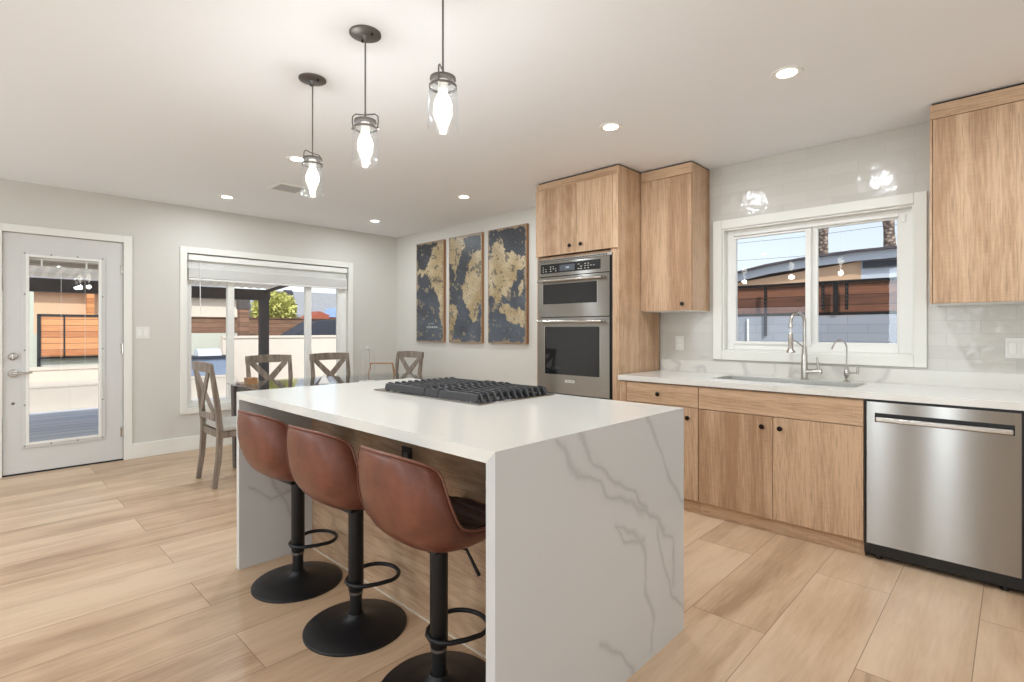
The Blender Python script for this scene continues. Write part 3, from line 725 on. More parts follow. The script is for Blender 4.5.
    for q in range(NV+1):
        f = .4+q/NV*(n-1.9); i = min(int(f), n-2); w_ = f-i
        row = []
        for u in us:
            uu = u*.86; A = Vector(pt(i, uu, th[i]*(1-.25*abs(uu)**3)+.008)); B = Vector(pt(i+1, uu, th[i+1]*(1-.25*abs(uu)**3)+.008))
            p = A*(1-w_)+B*w_
            rid = abs(math.sin(q*PI/5))**.5*.009*(1-abs(u)**8); d = Vector((0, .6 if f > 6 else .15, .5 if f > 6 else 1)).normalized()
            row.append(p+d*(rid-.004))
        rows.append(row)
    vs = [p for row in rows for p in row]; fs = [(i*NU+k, i*NU+k+1, (i+1)*NU+k+1, (i+1)*NU+k) for i in range(NV) for k in range(NU-1)]
    pad = build('seat_pad', MB().add(vs, fs), M['darkleather'], r, smooth=60)
    m = pad.modifiers.new('thick', 'SOLIDIFY'); m.thickness = .010; m.offset = 0
    return r
st = make_stool()
st.location = (-2.540, 1.118, 0); st.rotation_euler.z = .05; st['label'] = 'farthest cognac leather bar stool, nearest the dining chairs'
dup(st, (-1.984, 1.118, 0), .05, label='middle of the three cognac leather bar stools at the island')
dup(st, (-1.428, 1.118, 0), .0, label='nearest cognac leather bar stool, beside the front waterfall panel')

# ================================================================== KITCHEN RUN
FY = 3.39                      # face of the base fronts
def knob(x, z, y, parent): build('knob', MB().lathe([(.006, 0), (.006, -.012), (.014, -.016), (.0155, -.024), (.012, -.028), (.004, -.029)], (x, y, z), 20, 'y'), M['knob'], parent, smooth=40)
# tall oven cabinet
TX0, TX1, TY = -2.99, -2.166, 3.41
tc = thing('tall_oven_cabinet', 'tall light oak cabinet housing the wall oven', 'cabinet', (-2.58, 3.73, 0))
a = MB()
a.box(TX0, TY, 0, TX0+.018, YB-.002, 2.487); a.box(TX1-.018, TY, 0, TX1, YB-.012, 2.487); a.box(TX0+.018, YB-.02, 0, TX1-.018, YB-.002, 2.487)
a.box(TX0+.018, TY+.02, 1.835, TX1-.018, YB-.02, 1.855); a.box(TX0+.018, TY+.02, .64, TX1-.018, YB-.02, .66); a.box(TX0+.018, TY+.02, 2.45, TX1-.018, YB-.02, 2.487)
build('carcass', a, M['oak'], tc)
build('top_filler', MB().box(TX0+.019, TY, 2.424, TX1-.019, TY+.02, 2.486), M['oakh'], tc)
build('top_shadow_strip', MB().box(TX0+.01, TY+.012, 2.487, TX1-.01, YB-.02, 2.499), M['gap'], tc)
for i, (x0_, x1_, kx) in enumerate(((TX0+.002, -2.557, -2.611), (-2.554, -2.212, -2.499))):
    d_ = build('door', MB().box(x0_, TY-.018, 1.862, x1_, TY, 2.420), M['oak' if i == 0 else 'oak2'], tc, bevel=.001)
    knob(kx, 1.922, TY-.018, d_)
build('side_stile', MB().box(-2.236, TY-.002, .10, TX1-.019, TY+.018, 1.860), M['oak'], tc)
build('side_stile', MB().box(-2.209, TY-.016, 1.862, TX1, TY, 2.420), M['oak'], tc)
d_ = build('drawer', MB().box(TX0+.002, TY-.018, .10, -2.212, TY, .63), M['oakh'], tc, bevel=.001); knob(-2.6, .50, TY-.018, d_)
build('toe_kick', MB().box(TX0+.018, TY+.02, 0, TX1-.018, TY+.035, .095), M['oakh'], tc)
# double wall oven
ov = thing('double_oven', 'stainless microwave and oven combination built into the tall cabinet', 'oven', (-2.61, 3.6, .66))
OX0, OX1 = -2.962, -2.236
build('oven_body', MB().box(OX0+.01, TY+.002, .662, OX1-.01, 3.95, 1.832), M['blackplastic'], ov)
oy = TY-.022
def oven_panel(z0, z1, gx0, gx1, gz0, gz1):
    a = MB(); y0, y1 = oy, TY
    a.box(OX0, y0, z0, gx0, y1, z1); a.box(gx1, y0, z0, OX1, y1, z1); a.box(gx0, y0, z0, gx1, y1, gz0); a.box(gx0, y0, gz1, gx1, y1, z1)
    p = build('oven_door', a, M['steel'], ov)
    build('door_window', MB().box(gx0, y0+.004, gz0, gx1, y1, gz1), M['ovenglass'], p)
    a = MB()
    for xx in (gx0-.008, gx1): build('window_trim', MB().box(xx, y0-.002, gz0-.006, xx+.008, y0+.004, gz1+.006), M['nickel'], p)
    hz = z1-.034
    hd = build('handle', MB().tube([(OX0+.03, y0-.036, hz), (OX1-.05, y0-.036, hz)], .011, 16), M['nickel'], p, smooth=40)
    for xx in (OX0+.05, OX1-.08): build('handle_post', MB().cyl((xx, y0, hz), (xx, y0-.036, hz), .008, 12), M['nickel'], hd, smooth=40)
    return p
oven_panel(1.345, 1.678, -2.900, -2.350, 1.452, 1.618)
low = oven_panel(.712, 1.338, -2.880, -2.325, .868, 1.262)
top = build('control_panel', MB().box(OX0, oy, 1.684, OX1, TY, 1.806), M['steel'], ov, bevel=.002)
dsp = build('control_glass', MB().box(-2.925, oy-.003, 1.712, -2.320, oy, 1.788), M['ovenglass'], top)
build('display', MB().box(-2.72, oy-.004, 1.722, -2.565, oy-.003, 1.772), plain('display_grey', srgb(84, 90, 98), .3), dsp)
build('display_digits', MB().box(-2.655, oy-.005, 1.742, -2.620, oy-.004, 1.754), M['lcd'], dsp)
random.seed(3); a = MB()
for cx in (-2.895, -2.865, -2.815, -2.785, -2.76, -2.525, -2.50, -2.46, -2.43, -2.405, -2.375):
    for cz in (1.728, 1.746, 1.764):
        if random.random() < .85: a.box(cx-.008, oy-.0045, cz-.002, cx+.008*random.uniform(.2, 1), oy-.003, cz+.002)
build('button_marks', a, M['plate'], dsp)
build('top_vent_trim', MB().box(OX0-.004, oy+.002, 1.810, OX1+.02, TY, 1.830), M['nickel'], ov)
a = MB()
for k in range(46): a.box(OX0+.006+k*.0153, oy+.0005, 1.814, OX0+.014+k*.0153, oy+.002, 1.826)
build('vent_slots', a, M['blackplastic'], ov)
build('side_gap', MB().box(OX1, TY-.006, .66, OX1+.014, TY, 1.81), M['blackplastic'], ov)
build('bottom_vent', MB().box(OX0, TY-.012, .668, OX1+.02, TY, .706), M['blackplastic'], ov)
bdg = build('badge', MB().box(-2.665, oy-.002, .806, -2.570, oy, .826), M['plate'], low)
def text_mesh(txt, size, loc, rot, mat, parent, name='lettering'):
    cu = bpy.data.curves.new(name, 'FONT'); cu.body = txt; cu.size = size; cu.extrude = .0004; cu.align_x = 'CENTER'; cu.align_y = 'CENTER'
    to = bpy.data.objects.new(name, cu); COL.objects.link(to); bpy.context.view_layer.update()
    me = bpy.data.meshes.new_from_object(to.evaluated_get(bpy.context.evaluated_depsgraph_get())); bpy.data.objects.remove(to)
    R_ = Matrix.Translation(Vector(loc)-rootloc(parent)) @ rot.to_4x4(); me.transform(R_); me.materials.clear(); me.materials.append(mat)
    o = bpy.data.objects.new(name, me); COL.objects.link(o); o.parent = parent; return o
text_mesh('KitchenAid', .017, (-2.6175, oy-.0028, .816), Matrix.Rotation(PI/2, 3, 'X'), M['blackplastic'], bdg)

# upper cabinets
def upper(name_label, x0, x1, doors, z0=1.383, y=3.74, knobs=()):
    u = thing('wall_cabinet', name_label, 'cabinet', ((x0+x1)/2, (y+YB)/2, z0))
    a = MB(); yb = YB-.012
    a.box(x0, y+.001, z0, x0+.018, yb, 2.487); a.box(x1-.018, y+.001, z0, x1, yb, 2.487); a.box(x0+.018, y+.001, z0, x1-.018, yb, z0+.018); a.box(x0+.018, y+.02, 2.46, x1-.018, yb, 2.487); a.box(x0+.018, yb-.01, z0+.018, x1-.018, yb, 2.46)
    build('carcass', a, M['oak'], u)
    build('underside', MB().box(x0+.002, y, z0-.004, x1-.002, yb, z0), M['plate'], u)
    build('top_filler', MB().box(x0+.001, y-.017, 2.409, x1-.001, y+.0, 2.486), M['oakh'], u)
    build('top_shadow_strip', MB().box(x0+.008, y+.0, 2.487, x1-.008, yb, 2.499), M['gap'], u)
    for i, (a0, a1) in enumerate(doors):
        d = build('door', MB().box(a0+.001, y-.018, z0+.001, a1-.001, y, 2.405), M['oak2' if i == 0 else 'oak'], u, bevel=.001)
        for kx, kz in knobs:
            if a0 < kx < a1: knob(kx, kz, y-.018, d)
    return u
upper('light oak wall cabinet beside the tall oven cabinet, left of the sink window', -2.160, -1.738, [(-2.160, -1.739)], knobs=[(-1.805, 1.432)])
uc = upper('light oak wall cabinet right of the sink window', -.350, .56, [(-.337, .105), (.108, .56)], knobs=[(.07, 1.432), (.145, 1.432)])
build('edge_stile', MB().box(-.350, 3.722, 1.384, -.339, 3.74, 2.405), M['oak'], uc)

# base cabinets
TK = .015
def base(label, x0, x1):
    c = thing('base_cabinet', label, 'cabinet', ((x0+x1)/2, 3.70, 0))
    a = MB()
    a.box(x0, FY+.001, .085, x0+.016, YB-.012, .858); a.box(x1-.016, FY+.001, .085, x1, YB-.012, .858); a.box(x0+.016, FY+.001, .085, x1-.016, YB-.012, .10); a.box(x0+.016, YB-.03, .10, x1-.016, YB-.012, .858)
    a.box(x0+.016, FY+.002, .84, x1-.016, FY+.03, .858)
    build('carcass', a, M['oak'], c)
    build('toe_kick', MB().box(x0, FY+TK, 0, x1, FY+TK+.015, .085), M['oakh'], c)
    return c
b1 = base('light oak base cabinet with one drawer, between the tall cabinet and sink cabinet', -2.140, -1.530)
build('filler_stile', MB().box(-2.140, FY-.017, .085, -2.080, FY, .856), M['oak'], b1)
d_ = build('drawer', MB().box(-2.077, FY-.018, .714, -1.532, FY, .852), M['oakh'], b1, bevel=.001); knob(-1.817, .785, FY-.018, d_)
d_ = build('door', MB().box(-2.077, FY-.018, .090, -1.532, FY, .710), M['oak'], b1, bevel=.001); knob(-1.597, .642, FY-.018, d_)
b2 = base('wide light oak sink cabinet with two doors, under the kitchen window', -1.528, -.600)
build('false_front', MB().box(-1.526, FY-.018, .712, -.601, FY, .852), M['oakh'], b2, bevel=.001)
for i, (x0_, x1_, kx) in enumerate(((-1.526, -1.064, -1.120), (-1.061, -.601, -1.018))):
    d_ = build('door', MB().box(x0_, FY-.018, .090, x1_, FY, .708), M['oak2' if i == 0 else 'oak'], b2, bevel=.001); knob(kx, .646, FY-.018, d_)
b3 = base('light oak base cabinet right of the dishwasher', .035, .95)
for x0_, x1_ in ((.037, .49), (.493, .948)):
    d_ = build('door', MB().box(x0_, FY-.018, .090, x1_, FY, .852), M['oak2'], b3, bevel=.001); knob((x0_+x1_)/2, .79, FY-.018, d_)
# countertop
CZ = .900; CF = 3.362; SX0, SX1, SY0, SY1 = -1.505, -.690, 3.565, 3.860
cto = thing('kitchen_countertop', 'white quartz countertop along the window wall with marble upstand', 'countertop', (-.6, 3.7, CZ))
a = MB()
for x0_, y0_, x1_, y1_ in ((-2.145, CF, SX0, YB-.0105), (SX0, CF, SX1, SY0), (SX0, SY1, SX1, YB-.0105), (SX1, CF, .96, YB-.0105)): a.box(x0_, y0_, CZ-.036, x1_, y1_, CZ)
build('slab', a, M['quartz'], cto)
build('upstand', MB().box(-2.145, YB-.030, CZ, .96, YB-.0105, .992), M['upstand'], cto, bevel=.001)
# sink
sk = thing('kitchen_sink', 'long stainless steel sink set into the white countertop', 'sink', (-1.10, 3.71, CZ))
a = MB(); rw = .016; z_ = CZ+.0025
a.box(SX0-rw, SY0-rw, CZ+.0003, SX0+.003, SY1+rw, z_); a.box(SX1-.003, SY0-rw, CZ+.0003, SX1+rw, SY1+rw, z_); a.box(SX0, SY0-rw, CZ+.0003, SX1, SY0+.003, z_); a.box(SX0, SY1-.003, CZ+.0003, SX1, SY1+rw, z_)
build('rim', a, M['nickel'], sk)
a = MB(); b_ = .18; g = .002
a.box(SX0+g, SY0+g, CZ-b_, SX0+g+.003, SY1-g, CZ+.001); a.box(SX1-g-.003, SY0+g, CZ-b_, SX1-g, SY1-g, CZ+.001); a.box(SX0+g, SY0+g, CZ-b_, SX1-g, SY0+g+.003, CZ+.001); a.box(SX0+g, SY1-g-.003, CZ-b_, SX1-g, SY1-g, CZ+.001); a.box(SX0+g, SY0+g, CZ-b_-.003, SX1-g, SY1-g, CZ-b_)
build('basin', a, M['sinksteel'], sk)
build('divider', MB().box(-1.10, SY0+.005, CZ-b_, -1.085, SY1-.005, CZ-.02), M['sinksteel'], sk, bevel=.004)
for cx in (-1.30, -.89): build('drain', MB().lathe([(.045, 0), (.045, .003), (.03, .001)], (cx, 3.71, CZ-b_), 24), M['nickel'], sk, smooth=40)
# main faucet
fx_, fy_ = -1.035, 3.925
fc = thing('kitchen_faucet', 'tall brushed nickel pull-down faucet behind the sink', 'faucet', (fx_, fy_, CZ))
build('base', MB().lathe([(.028, 0), (.028, .006), (.021, .010), (.019, .16), (.016, .20), (.013, .225)], (fx_, fy_, CZ), 24), M['nickel'], fc, smooth=40)
dvx, dvy = -.055, -.105; dl = math.hypot(dvx, dvy); ux, uy = dvx/dl, dvy/dl; Rr = dl/2
pts = [(fx_, fy_, CZ+.21), (fx_, fy_, CZ+.39)]
for q in range(1, 12):
    t_ = PI*q/11; pts.append((fx_+ux*Rr*(1-math.cos(t_)), fy_+uy*Rr*(1-math.cos(t_)), CZ+.39+Rr*1.05*math.sin(t_)))
hx, hy = fx_+dvx, fy_+dvy; pts.append((hx, hy, CZ+.37))
build('gooseneck', MB().tube(pts, .0105, 14), M['nickel'], fc, smooth=60)
build('dock', MB().cyl((hx, hy, CZ+.355), (hx, hy, CZ+.375), .015, 18), M['nickel'], fc, smooth=40)
build('hose', MB().cyl((hx, hy, CZ+.30), (hx, hy, CZ+.36), .006, 12), M['plate'], fc, smooth=40)
build('spray_head', MB().lathe([(.010, .315), (.015, .305), (.016, .21), (.022, .20), (.028, .192), (.028, .184), (.015, .182)], (hx, hy, CZ), 22), M['nickel'], fc, smooth=40)
build('support_arm', MB().tube([(fx_, fy_, CZ+.215), (fx_+dvx*.55, fy_+dvy*.55, CZ+.255), (hx, hy, CZ+.275)], .005, 10), M['nickel'], fc, smooth=60)
hb = build('handle_body', MB().cyl((fx_, fy_-.0, CZ+.055), (fx_+.105, fy_-.012, CZ+.058), .018, 20), M['nickel'], fc, smooth=40)
build('lever', MB().tube([(fx_+.088, fy_-.012, CZ+.06), (fx_+.080, fy_-.016, CZ+.155)], [.0075, .0055], 10), M['nickel'], hb, smooth=40)
# filtered water faucet
fx_, fy_ = -.79, 3.93
ff = thing('drinking_water_faucet', 'small slim nickel gooseneck tap right of the main faucet', 'faucet', (fx_, fy_, CZ))
build('base', MB().lathe([(.021, 0), (.021, .005), (.010, .014), (.014, .035), (.018, .055), (.015, .075), (.007, .10)], (fx_, fy_, CZ), 22), M['nickel'], ff, smooth=50)
pts = [(fx_, fy_, CZ+.09), (fx_, fy_, CZ+.22)]
ux, uy, Rr = -.70, -.71, .045
for q in range(1, 10):
    t_ = PI*.86*q/9; pts.append((fx_+ux*Rr*(1-math.cos(t_)), fy_+uy*Rr*(1-math.cos(t_)), CZ+.22+Rr*1.1*math.sin(t_)))
l_ = Vector(pts[-1]); pts.append(tuple(l_+Vector((ux*.012, uy*.012, -.03))))
build('gooseneck', MB().tube(pts, .0048, 10), M['nickel'], ff, smooth=60)
hb = build('handle_body', MB().cyl((fx_+.01, fy_, CZ+.058), (fx_+.062, fy_-.004, CZ+.062), .006, 12), M['nickel'], ff, smooth=40)
build('lever', MB().tube([(fx_+.060, fy_-.004, CZ+.055), (fx_+.062, fy_-.004, CZ+.105)], [.007, .0075], 10), M['nickel'], hb, smooth=40)
# dishwasher
dw = thing('dishwasher', 'stainless steel dishwasher with a recessed bar handle', 'dishwasher', (-.283, 3.6, 0))
DX0, DX1 = -.584, .016; dy = FY-.022
build('tub', MB().box(DX0, FY+.02, .035, DX1, 3.98, .862), M['blackplastic'], dw)
build('side_gap', MB().box(-.598, FY-.004, .03, .033, FY+.02, .862), M['blackplastic'], dw)
a = MB(); hx0, hx1, hz0, hz1 = -.548, -.006, .744, .792; z0, z1 = .088, .850
a.box(DX0, dy, z0, hx0, FY-.004, z1); a.box(hx1, dy, z0, DX1, FY-.004, z1); a.box(hx0, dy, z0, hx1, FY-.004, hz0); a.box(hx0, dy, hz1, hx1, FY-.004, z1)
dd = build('door_panel', a, M['steel'], dw)
build('handle_pocket', MB().box(hx0, FY-.008, hz0, hx1, FY-.004, hz1), M['blackplastic'], dd)
build('handle', MB().box(hx0+.004, dy-.012, hz0+.002, hx1-.004, dy+.008, hz0+.028), M['nickel'], dd, bevel=.006, seg=3)
build('kick_plate', MB().box(-.594, FY+.004, .022, .03, FY+.018, .088), M['blackplastic'], dw)
for xx in (-.54, -.04): build('foot', MB().cyl((xx, FY+.03, 0), (xx, FY+.03, .04), .018, 14), M['blackplastic'], dw, smooth=40)

# plates
def plate_b(label, x, z, w_, name='power_outlet'):
    o = thing(name, label, 'outlet' if name == 'power_outlet' else 'light switch', (x, YB-.0105, z))
    build('cover_plate', MB().box(x-w_/2, YB-.0165, z-.058, x+w_/2, YB-.0105, z+.058), M['plate'], o, bevel=.002); return o
o = plate_b('white wall outlet on the tile under the left wall cabinet', -1.986, 1.128, .072)
for dz in (-.02, .02): build('socket_face', MB().box(-2.003, YB-.019, 1.128+dz-.014, -1.969, YB-.0165, 1.128+dz+.014), M['vinyl'], o, bevel=.003)
o = plate_b('white switch plate on the tile right of the sink window', .010, 1.135, .115, 'light_switch')
for dx in (-.027, .027): build('rocker', MB().box(.010+dx-.016, YB-.020, 1.135-.033, .010+dx+.016, YB-.0165, 1.135+.033), M['vinyl'], o, bevel=.002)
o = thing('light_switch', 'white double rocker switch on the wall between door and dining window', 'light switch', (XA, 1.165, 1.21))
build('cover_plate', MB().box(XA, 1.107, 1.152, XA+.006, 1.223, 1.268), M['plate'], o, bevel=.002)
for dy_ in (-.025, .025): build('rocker', MB().box(XA+.006, 1.165+dy_-.016, 1.177, XA+.010, 1.165+dy_+.016, 1.243), M['vinyl'], o, bevel=.002)

# ================================================================== MAP CANVASES
MAPS = {
 0: [[(0,.27),(.1,.24),(.25,.30),(.45,.22),(.55,.14),(.7,.06),(.95,-.05),(1.1,.1),(.95,.28),(1.1,.45),(.95,.62),(.86,.60),(.7,.48),(.55,.42),(.45,.35),(.3,.33),(.15,.32),(.05,.33)],
     [(.86,.58),(1.1,.66),(1.1,.95),(.92,.86)]],
 1: [[(-.1,-.05),(.45,.0),(.5,.08),(.35,.18),(.25,.30),(.2,.42),(.1,.30),(-.1,.2)], [(-.1,.62),(.2,.66),(.30,.72),(.17,.84),(.08,.97),(-.1,.99)],
     [(.55,.33),(.66,.24),(.85,.15),(1.1,.18),(1.1,.60),(.9,.66),(.85,.79),(.74,.81),(.65,.70),(.48,.62),(.40,.50),(.50,.38)]],
 2: [[(-.1,.2),(.1,.2),(.2,.11),(.35,.08),(.45,.2),(.65,.22),(.95,.27),(1.1,.36),(.8,.38),(.75,.46),(.6,.55),(.55,.62),(.4,.57),(.3,.66),(.2,.62),(.1,.60),(-.1,.55)],
     [(.3,.64),(.5,.66),(.72,.70),(.95,.72),(1.1,.80),(.85,.85),(.6,.82),(.4,.75)], [(.78,.5),(.95,.44),(.92,.56),(.8,.6)]]}
def inside(x, y, poly):
    c = False; n = len(poly)
    for i in range(n):
        (ax, ay), (bx, by) = poly[i], poly[i-1]
        if (ay > y) != (by > y) and x < (bx-ax)*(y-ay)/(by-ay)+ax: c = not c
    return c
mt = NT('printed_map_canvas'); at = mt.node('ShaderNodeVertexColor'); at.layer_name = 'print'
mt.bump(mt.noise(mt.coord(), 150, 2), .15, .002); M['map'] = mt.set(color=at.outputs[0], rough=.38)
def canvas(idx, x0, x1, z0, z1, label):
    r = thing('map_canvas', label, 'wall art', ((x0+x1)/2, YB, (z0+z1)/2), 'gold and slate map canvases')
    yf = YB-.036; NX, NZ = 92, 180; vs, fs, cs = [], [], []
    ex = .004
    for j in range(NZ+1):
        for i in range(NX+1):
            u, v = i/NX, j/NZ; x = x0+ex+(x1-x0-2*ex)*u; z = z1-ex-(z1-z0-2*ex)*v; vs.append((x, yf, z))
            P3 = Vector((x*3, z*3, idx*5.0))
            n1 = noise.fractal(P3*3.5, .8, 2.1, 5); n2 = noise.fractal(P3*1.2+Vector((9, 2, 0)), .9, 2, 4); n3 = noise.noise(P3*28); n4 = noise.noise(P3*11+Vector((3, 3, 3)))
            uu = u+.075*n1+.03*n3; vv = v+.018*n4+.035*noise.fractal(P3*3.5+Vector((4, 7, 1)), .8, 2.1, 5)
            land = any(inside(uu, vv, p) for p in MAPS[idx])
            sea = Vector((.035, .036, .042)).lerp(Vector((.085, .10, .125)), max(0, min(1, v*1.15-.25+.5*n2)))
            sea = sea*(1+.5*n3)+Vector((.02, .02, .02))*max(0, n4)
            gold = Vector((.36, .26, .13)).lerp(Vector((.52, .42, .27)), max(0, min(1, .5+n2)))*(1+.45*n3+.3*n4)
            c = gold if land else sea
            worn = n1+.6*n4
            if not land and worn > .40: c = c.lerp(Vector((.30, .24, .15)), min(.8, (worn-.40)*3))
            if land and n4*.7+n3*.6 > .28: c = c*.55
            if land and (worn < -.42): c = c.lerp(sea, .7)
            edge = min(u, 1-u)*(x1-x0), min(v, 1-v)*(z1-z0); e = min(edge)
            if e < .016+.035*n1+.012*n3: c = Vector((.30, .22, .14))*(1+.6*n3)
            if not land and v > .6: c = c+Vector((.035, .04, .05))*max(0, noise.noise(Vector((x*5, z*5, 2))))
            if idx == 0 and .845 < v < .862 and .36 < u < .80 and math.sin(u*95) > -.35: c = Vector((.5, .5, .48))
            if idx == 0 and .815 < v < .827 and .44 < u < .66 and math.sin(u*120) > -.2: c = Vector((.38, .38, .36))
            cs.append((max(c.x, 0), max(c.y, 0), max(c.z, 0), 1))
    for j in range(NZ):
        for i in range(NX): q = j*(NX+1)+i; fs.append((q, q+NX+1, q+NX+2, q+1))
    o = build('printed_face', MB().add(vs, fs), M['map'], r)
    ca = o.data.color_attributes.new('print', 'FLOAT_COLOR', 'POINT')
    for k, c in enumerate(cs): ca.data[k].color = c
    build('wood_frame', MB().box(x0, yf+.0005, z0, x1, YB-.001, z1), M['brownwood'], r, bevel=.002)
canvas(0, -5.597, -5.035, 1.086, 2.345, 'map canvas nearest the corner, left of the three')
canvas(1, -4.935, -4.348, 1.086, 2.345, 'middle map canvas of the three, showing gold land on slate')
canvas(2, -4.250, -3.664, 1.088, 2.345, 'map canvas nearest the oven, with the largest gold land')

# ================================================================== DINING SET
def chair(name='dining_chair'):
    r = thing(name, '', 'dining chair', (0, 0, 0), 'cross-back chairs round the dining table')
    # faces +y; back at y=-.20
    W2, D = .205, .20
    for s in (-1, 1):
        pts = [(s*W2, -.235, 0), (s*W2, -.205, .22), (s*W2, -.195, .44), (s*W2, -.215, .66), (s*(W2+.004), -.262, .965)]
        a = MB()
        for p, q, w0, w1 in zip(pts, pts[1:], (.034, .038, .042, .038), (.038, .042, .038, .030)): a.beam(p, q, w0, w0, up=(0, 1, 0), wd2=w1, hd2=w1)
        build('back_leg', a, M['greywash'], r, bevel=.004)
        a = MB().beam((s*(W2+.01), D+.01, 0), (s*(W2+.01), D+.0, .43), .030, .030, up=(0, 1, 0), wd2=.044, hd2=.044)
        build('front_leg', a, M['greywash'], r, bevel=.004)
        build('side_rail', MB().box(s*(W2-.008), -.18, .385, s*(W2+.012), .18, .435), M['greywash'], r, bevel=.003)
    build('front_rail', MB().box(-W2, D-.012, .385, W2, D+.010, .435), M['greywash'], r, bevel=.003)
    build('rear_rail', MB().box(-W2, -.205, .385, W2, -.185, .435), M['greywash'], r, bevel=.003)
    build('seat_cushion', MB().box(-.225, -.185, .436, .225, .225, .485), M['cushion'], r, bevel=.018, seg=4, smooth=50)
    # top rail, slightly bowed
    N = 9; vs = []; fs = []
    for k in range(N):
        u = -1+2*k/(N-1); y = -.262-.018*(1-u*u); x = u*(W2+.022)
        for yy, zz in ((y-.011, .905), (y+.011, .905), (y+.008, .975+.010*(1-u*u)), (y-.014, .975+.010*(1-u*u))): vs.append((x, yy, zz))
    for k in range(N-1):
        for j in range(4): fs.append((k*4+j, k*4+(j+1) % 4, k*4+4+(j+1) % 4, k*4+4+j))
    fs += [(3, 2, 1, 0), tuple((N-1)*4+j for j in range(4))]
    build('top_rail', MB().add(vs, fs), M['greywash'], r, bevel=.003)
    a = MB(); a.beam((-W2+.012, -.222, .545), (W2-.012, -.222, .545), .022, .045, up=(0, 0, 1)); build('lower_rail', a, M['greywash'], r, bevel=.003)
    for s in (-1, 1):
        a = MB(); b0 = (s*(W2-.035), -.266-.002*s, .912); b1_ = (-s*(W2-.045), -.222-.002*s, .565); mid_ = (0, -.246-.002*s, .735)
        a.beam(b0, mid_, .050, .014, up=(0, 1, .1), wd2=.062); a.beam(mid_, b1_, .062, .014, up=(0, 1, .1), wd2=.046)
        build('cross_slat', a, M['greywash'], r, bevel=.002)
    return r
c1 = chair(); c1.location = (-4.70, 1.555, 0); c1['label'] = 'grey wooden cross-back dining chair seen side-on at the head of the table, before the window'
dup(c1, (-5.22, 2.115, 0), -PI/2, 'cross-back dining chair in front of the middle of the window')
dup(c1, (-5.22, 2.77, 0), -PI/2, 'cross-back dining chair in front of the right end of the window')
dup(c1, (-5.20, 3.40, 0), PI+.12, 'brown cross-back dining chair in the corner under the map canvases')
tb = thing('dining_table', 'glass topped dining table with dark grey wooden legs behind the island', 'table', (-4.62, 2.45, 0))
TBX0, TBX1, TBY0, TBY1 = -5.12, -4.15, 1.60, 3.28
build('glass_top', MB().box(TBX0, TBY0, .748, TBX1, TBY1, .760), M['tableglass'], tb, bevel=.003)
a = MB(); q = .05
a.box(TBX0+q, TBY0+q, .685, TBX1-q, TBY0+q+.025, .747); a.box(TBX0+q, TBY1-q-.025, .685, TBX1-q, TBY1-q, .747); a.box(TBX0+q, TBY0+q, .685, TBX0+q+.025, TBY1-q, .747); a.box(TBX1-q-.025, TBY0+q, .685, TBX1-q, TBY1-q, .747)
build('apron', a, M['greywash2'], tb)
for xx in (TBX0+.07, TBX1-.07):
    for yy in (TBY0+.07, TBY1-.07): build('leg', MB().beam((xx, yy, 0), (xx, yy, .747), .060, .060, up=(0, 1, 0), wd2=.085, hd2=.085), M['greywash2'], tb, bevel=.004)
# table items
o = thing('wire_arch_lantern', 'tall white arched wire lantern frame on the dining table', 'lantern', (-4.27, 2.52, .76))
cx, cy = -4.27, 2.52; hw = .068
for ang in (.75, .75+PI/2):
    dx, dy_ = math.cos(ang)*hw, math.sin(ang)*hw; pts = [(cx-dx, cy-dy_, .765), (cx-dx, cy-dy_, .98)]
    for q in range(1, 12): t_ = PI*q/12; pts.append((cx-dx*math.cos(t_), cy-dy_*math.cos(t_), .98+.085*math.sin(t_)))
    pts += [(cx+dx, cy+dy_, .98), (cx+dx, cy+dy_, .765)]
    build('arch_wire', MB().tube(pts, .003, 8), M['wire'], o, smooth=60)
build('base_ring', MB().lathe([(hw-.004, 0), (hw+.005, 0), (hw+.005, .010), (hw-.004, .010)], (cx, cy, .7605), 32, closed=True), M['vinyl'], o, smooth=40)
build('top_ring', MB().tube(arc((cx, cy, 1.077), .011, 0, 345, 16, 'xz'), .003, 8, closed=True), M['vinyl'], o, smooth=60)
o = thing('wooden_caddy', 'small brown wooden open frame on the dining table behind the lantern', 'stand', (-4.80, 3.0, .76))
a = MB(); ux, uy = .72, .69
P0 = lambda s, z: (-4.80+ux*s, 3.0+uy*s, z)
build('top_bar', MB().beam(P0(-.125, .885), P0(.125, .885), .014, .016), M['brownwood'], o, bevel=.002)
for s in (-1, 1): build('side_bar', MB().beam(P0(s*.118, .878), P0(s*.135, .7605), .014, .014, up=(0, 1, 0)), M['brownwood'], o, bevel=.002)
o = thing('wooden_box', 'little brown wooden box at the left end of the dining table', 'box', (-4.86, 1.72, .76))
build('box_body', MB().box(-4.91, 1.68, .7605, -4.81, 1.76, .805), M['brownwood'], o, bevel=.003)
build('box_lid', MB().box(-4.913, 1.677, .805, -4.807, 1.763, .815), M['brownwood'], o, bevel=.002)
o = thing('folded_card', 'white folded tent card standing on the dining table', 'card', (-4.42, 2.20, .76))
a = MB()
A, B, C_, D_ = (-4.46, 2.14, .761), (-4.40, 2.12, .761), (-4.425, 2.19, .761), (-4.365, 2.17, .761)
T1, T2 = (-4.445, 2.17, .845), (-4.385, 2.15, .845)
a.add([(-4.47, 2.16, .7605), (-4.40, 2.225, .7605), (-4.435, 2.192, .845), (-4.455, 2.145, .7605), (-4.385, 2.21, .7605), (-4.42, 2.177, .845)], [(0, 1, 2), (3, 5, 4), (0, 3, 4, 1), (0, 2, 5, 3), (1, 4, 5, 2)])
build('card_face', a, M['whitecloth'], o)
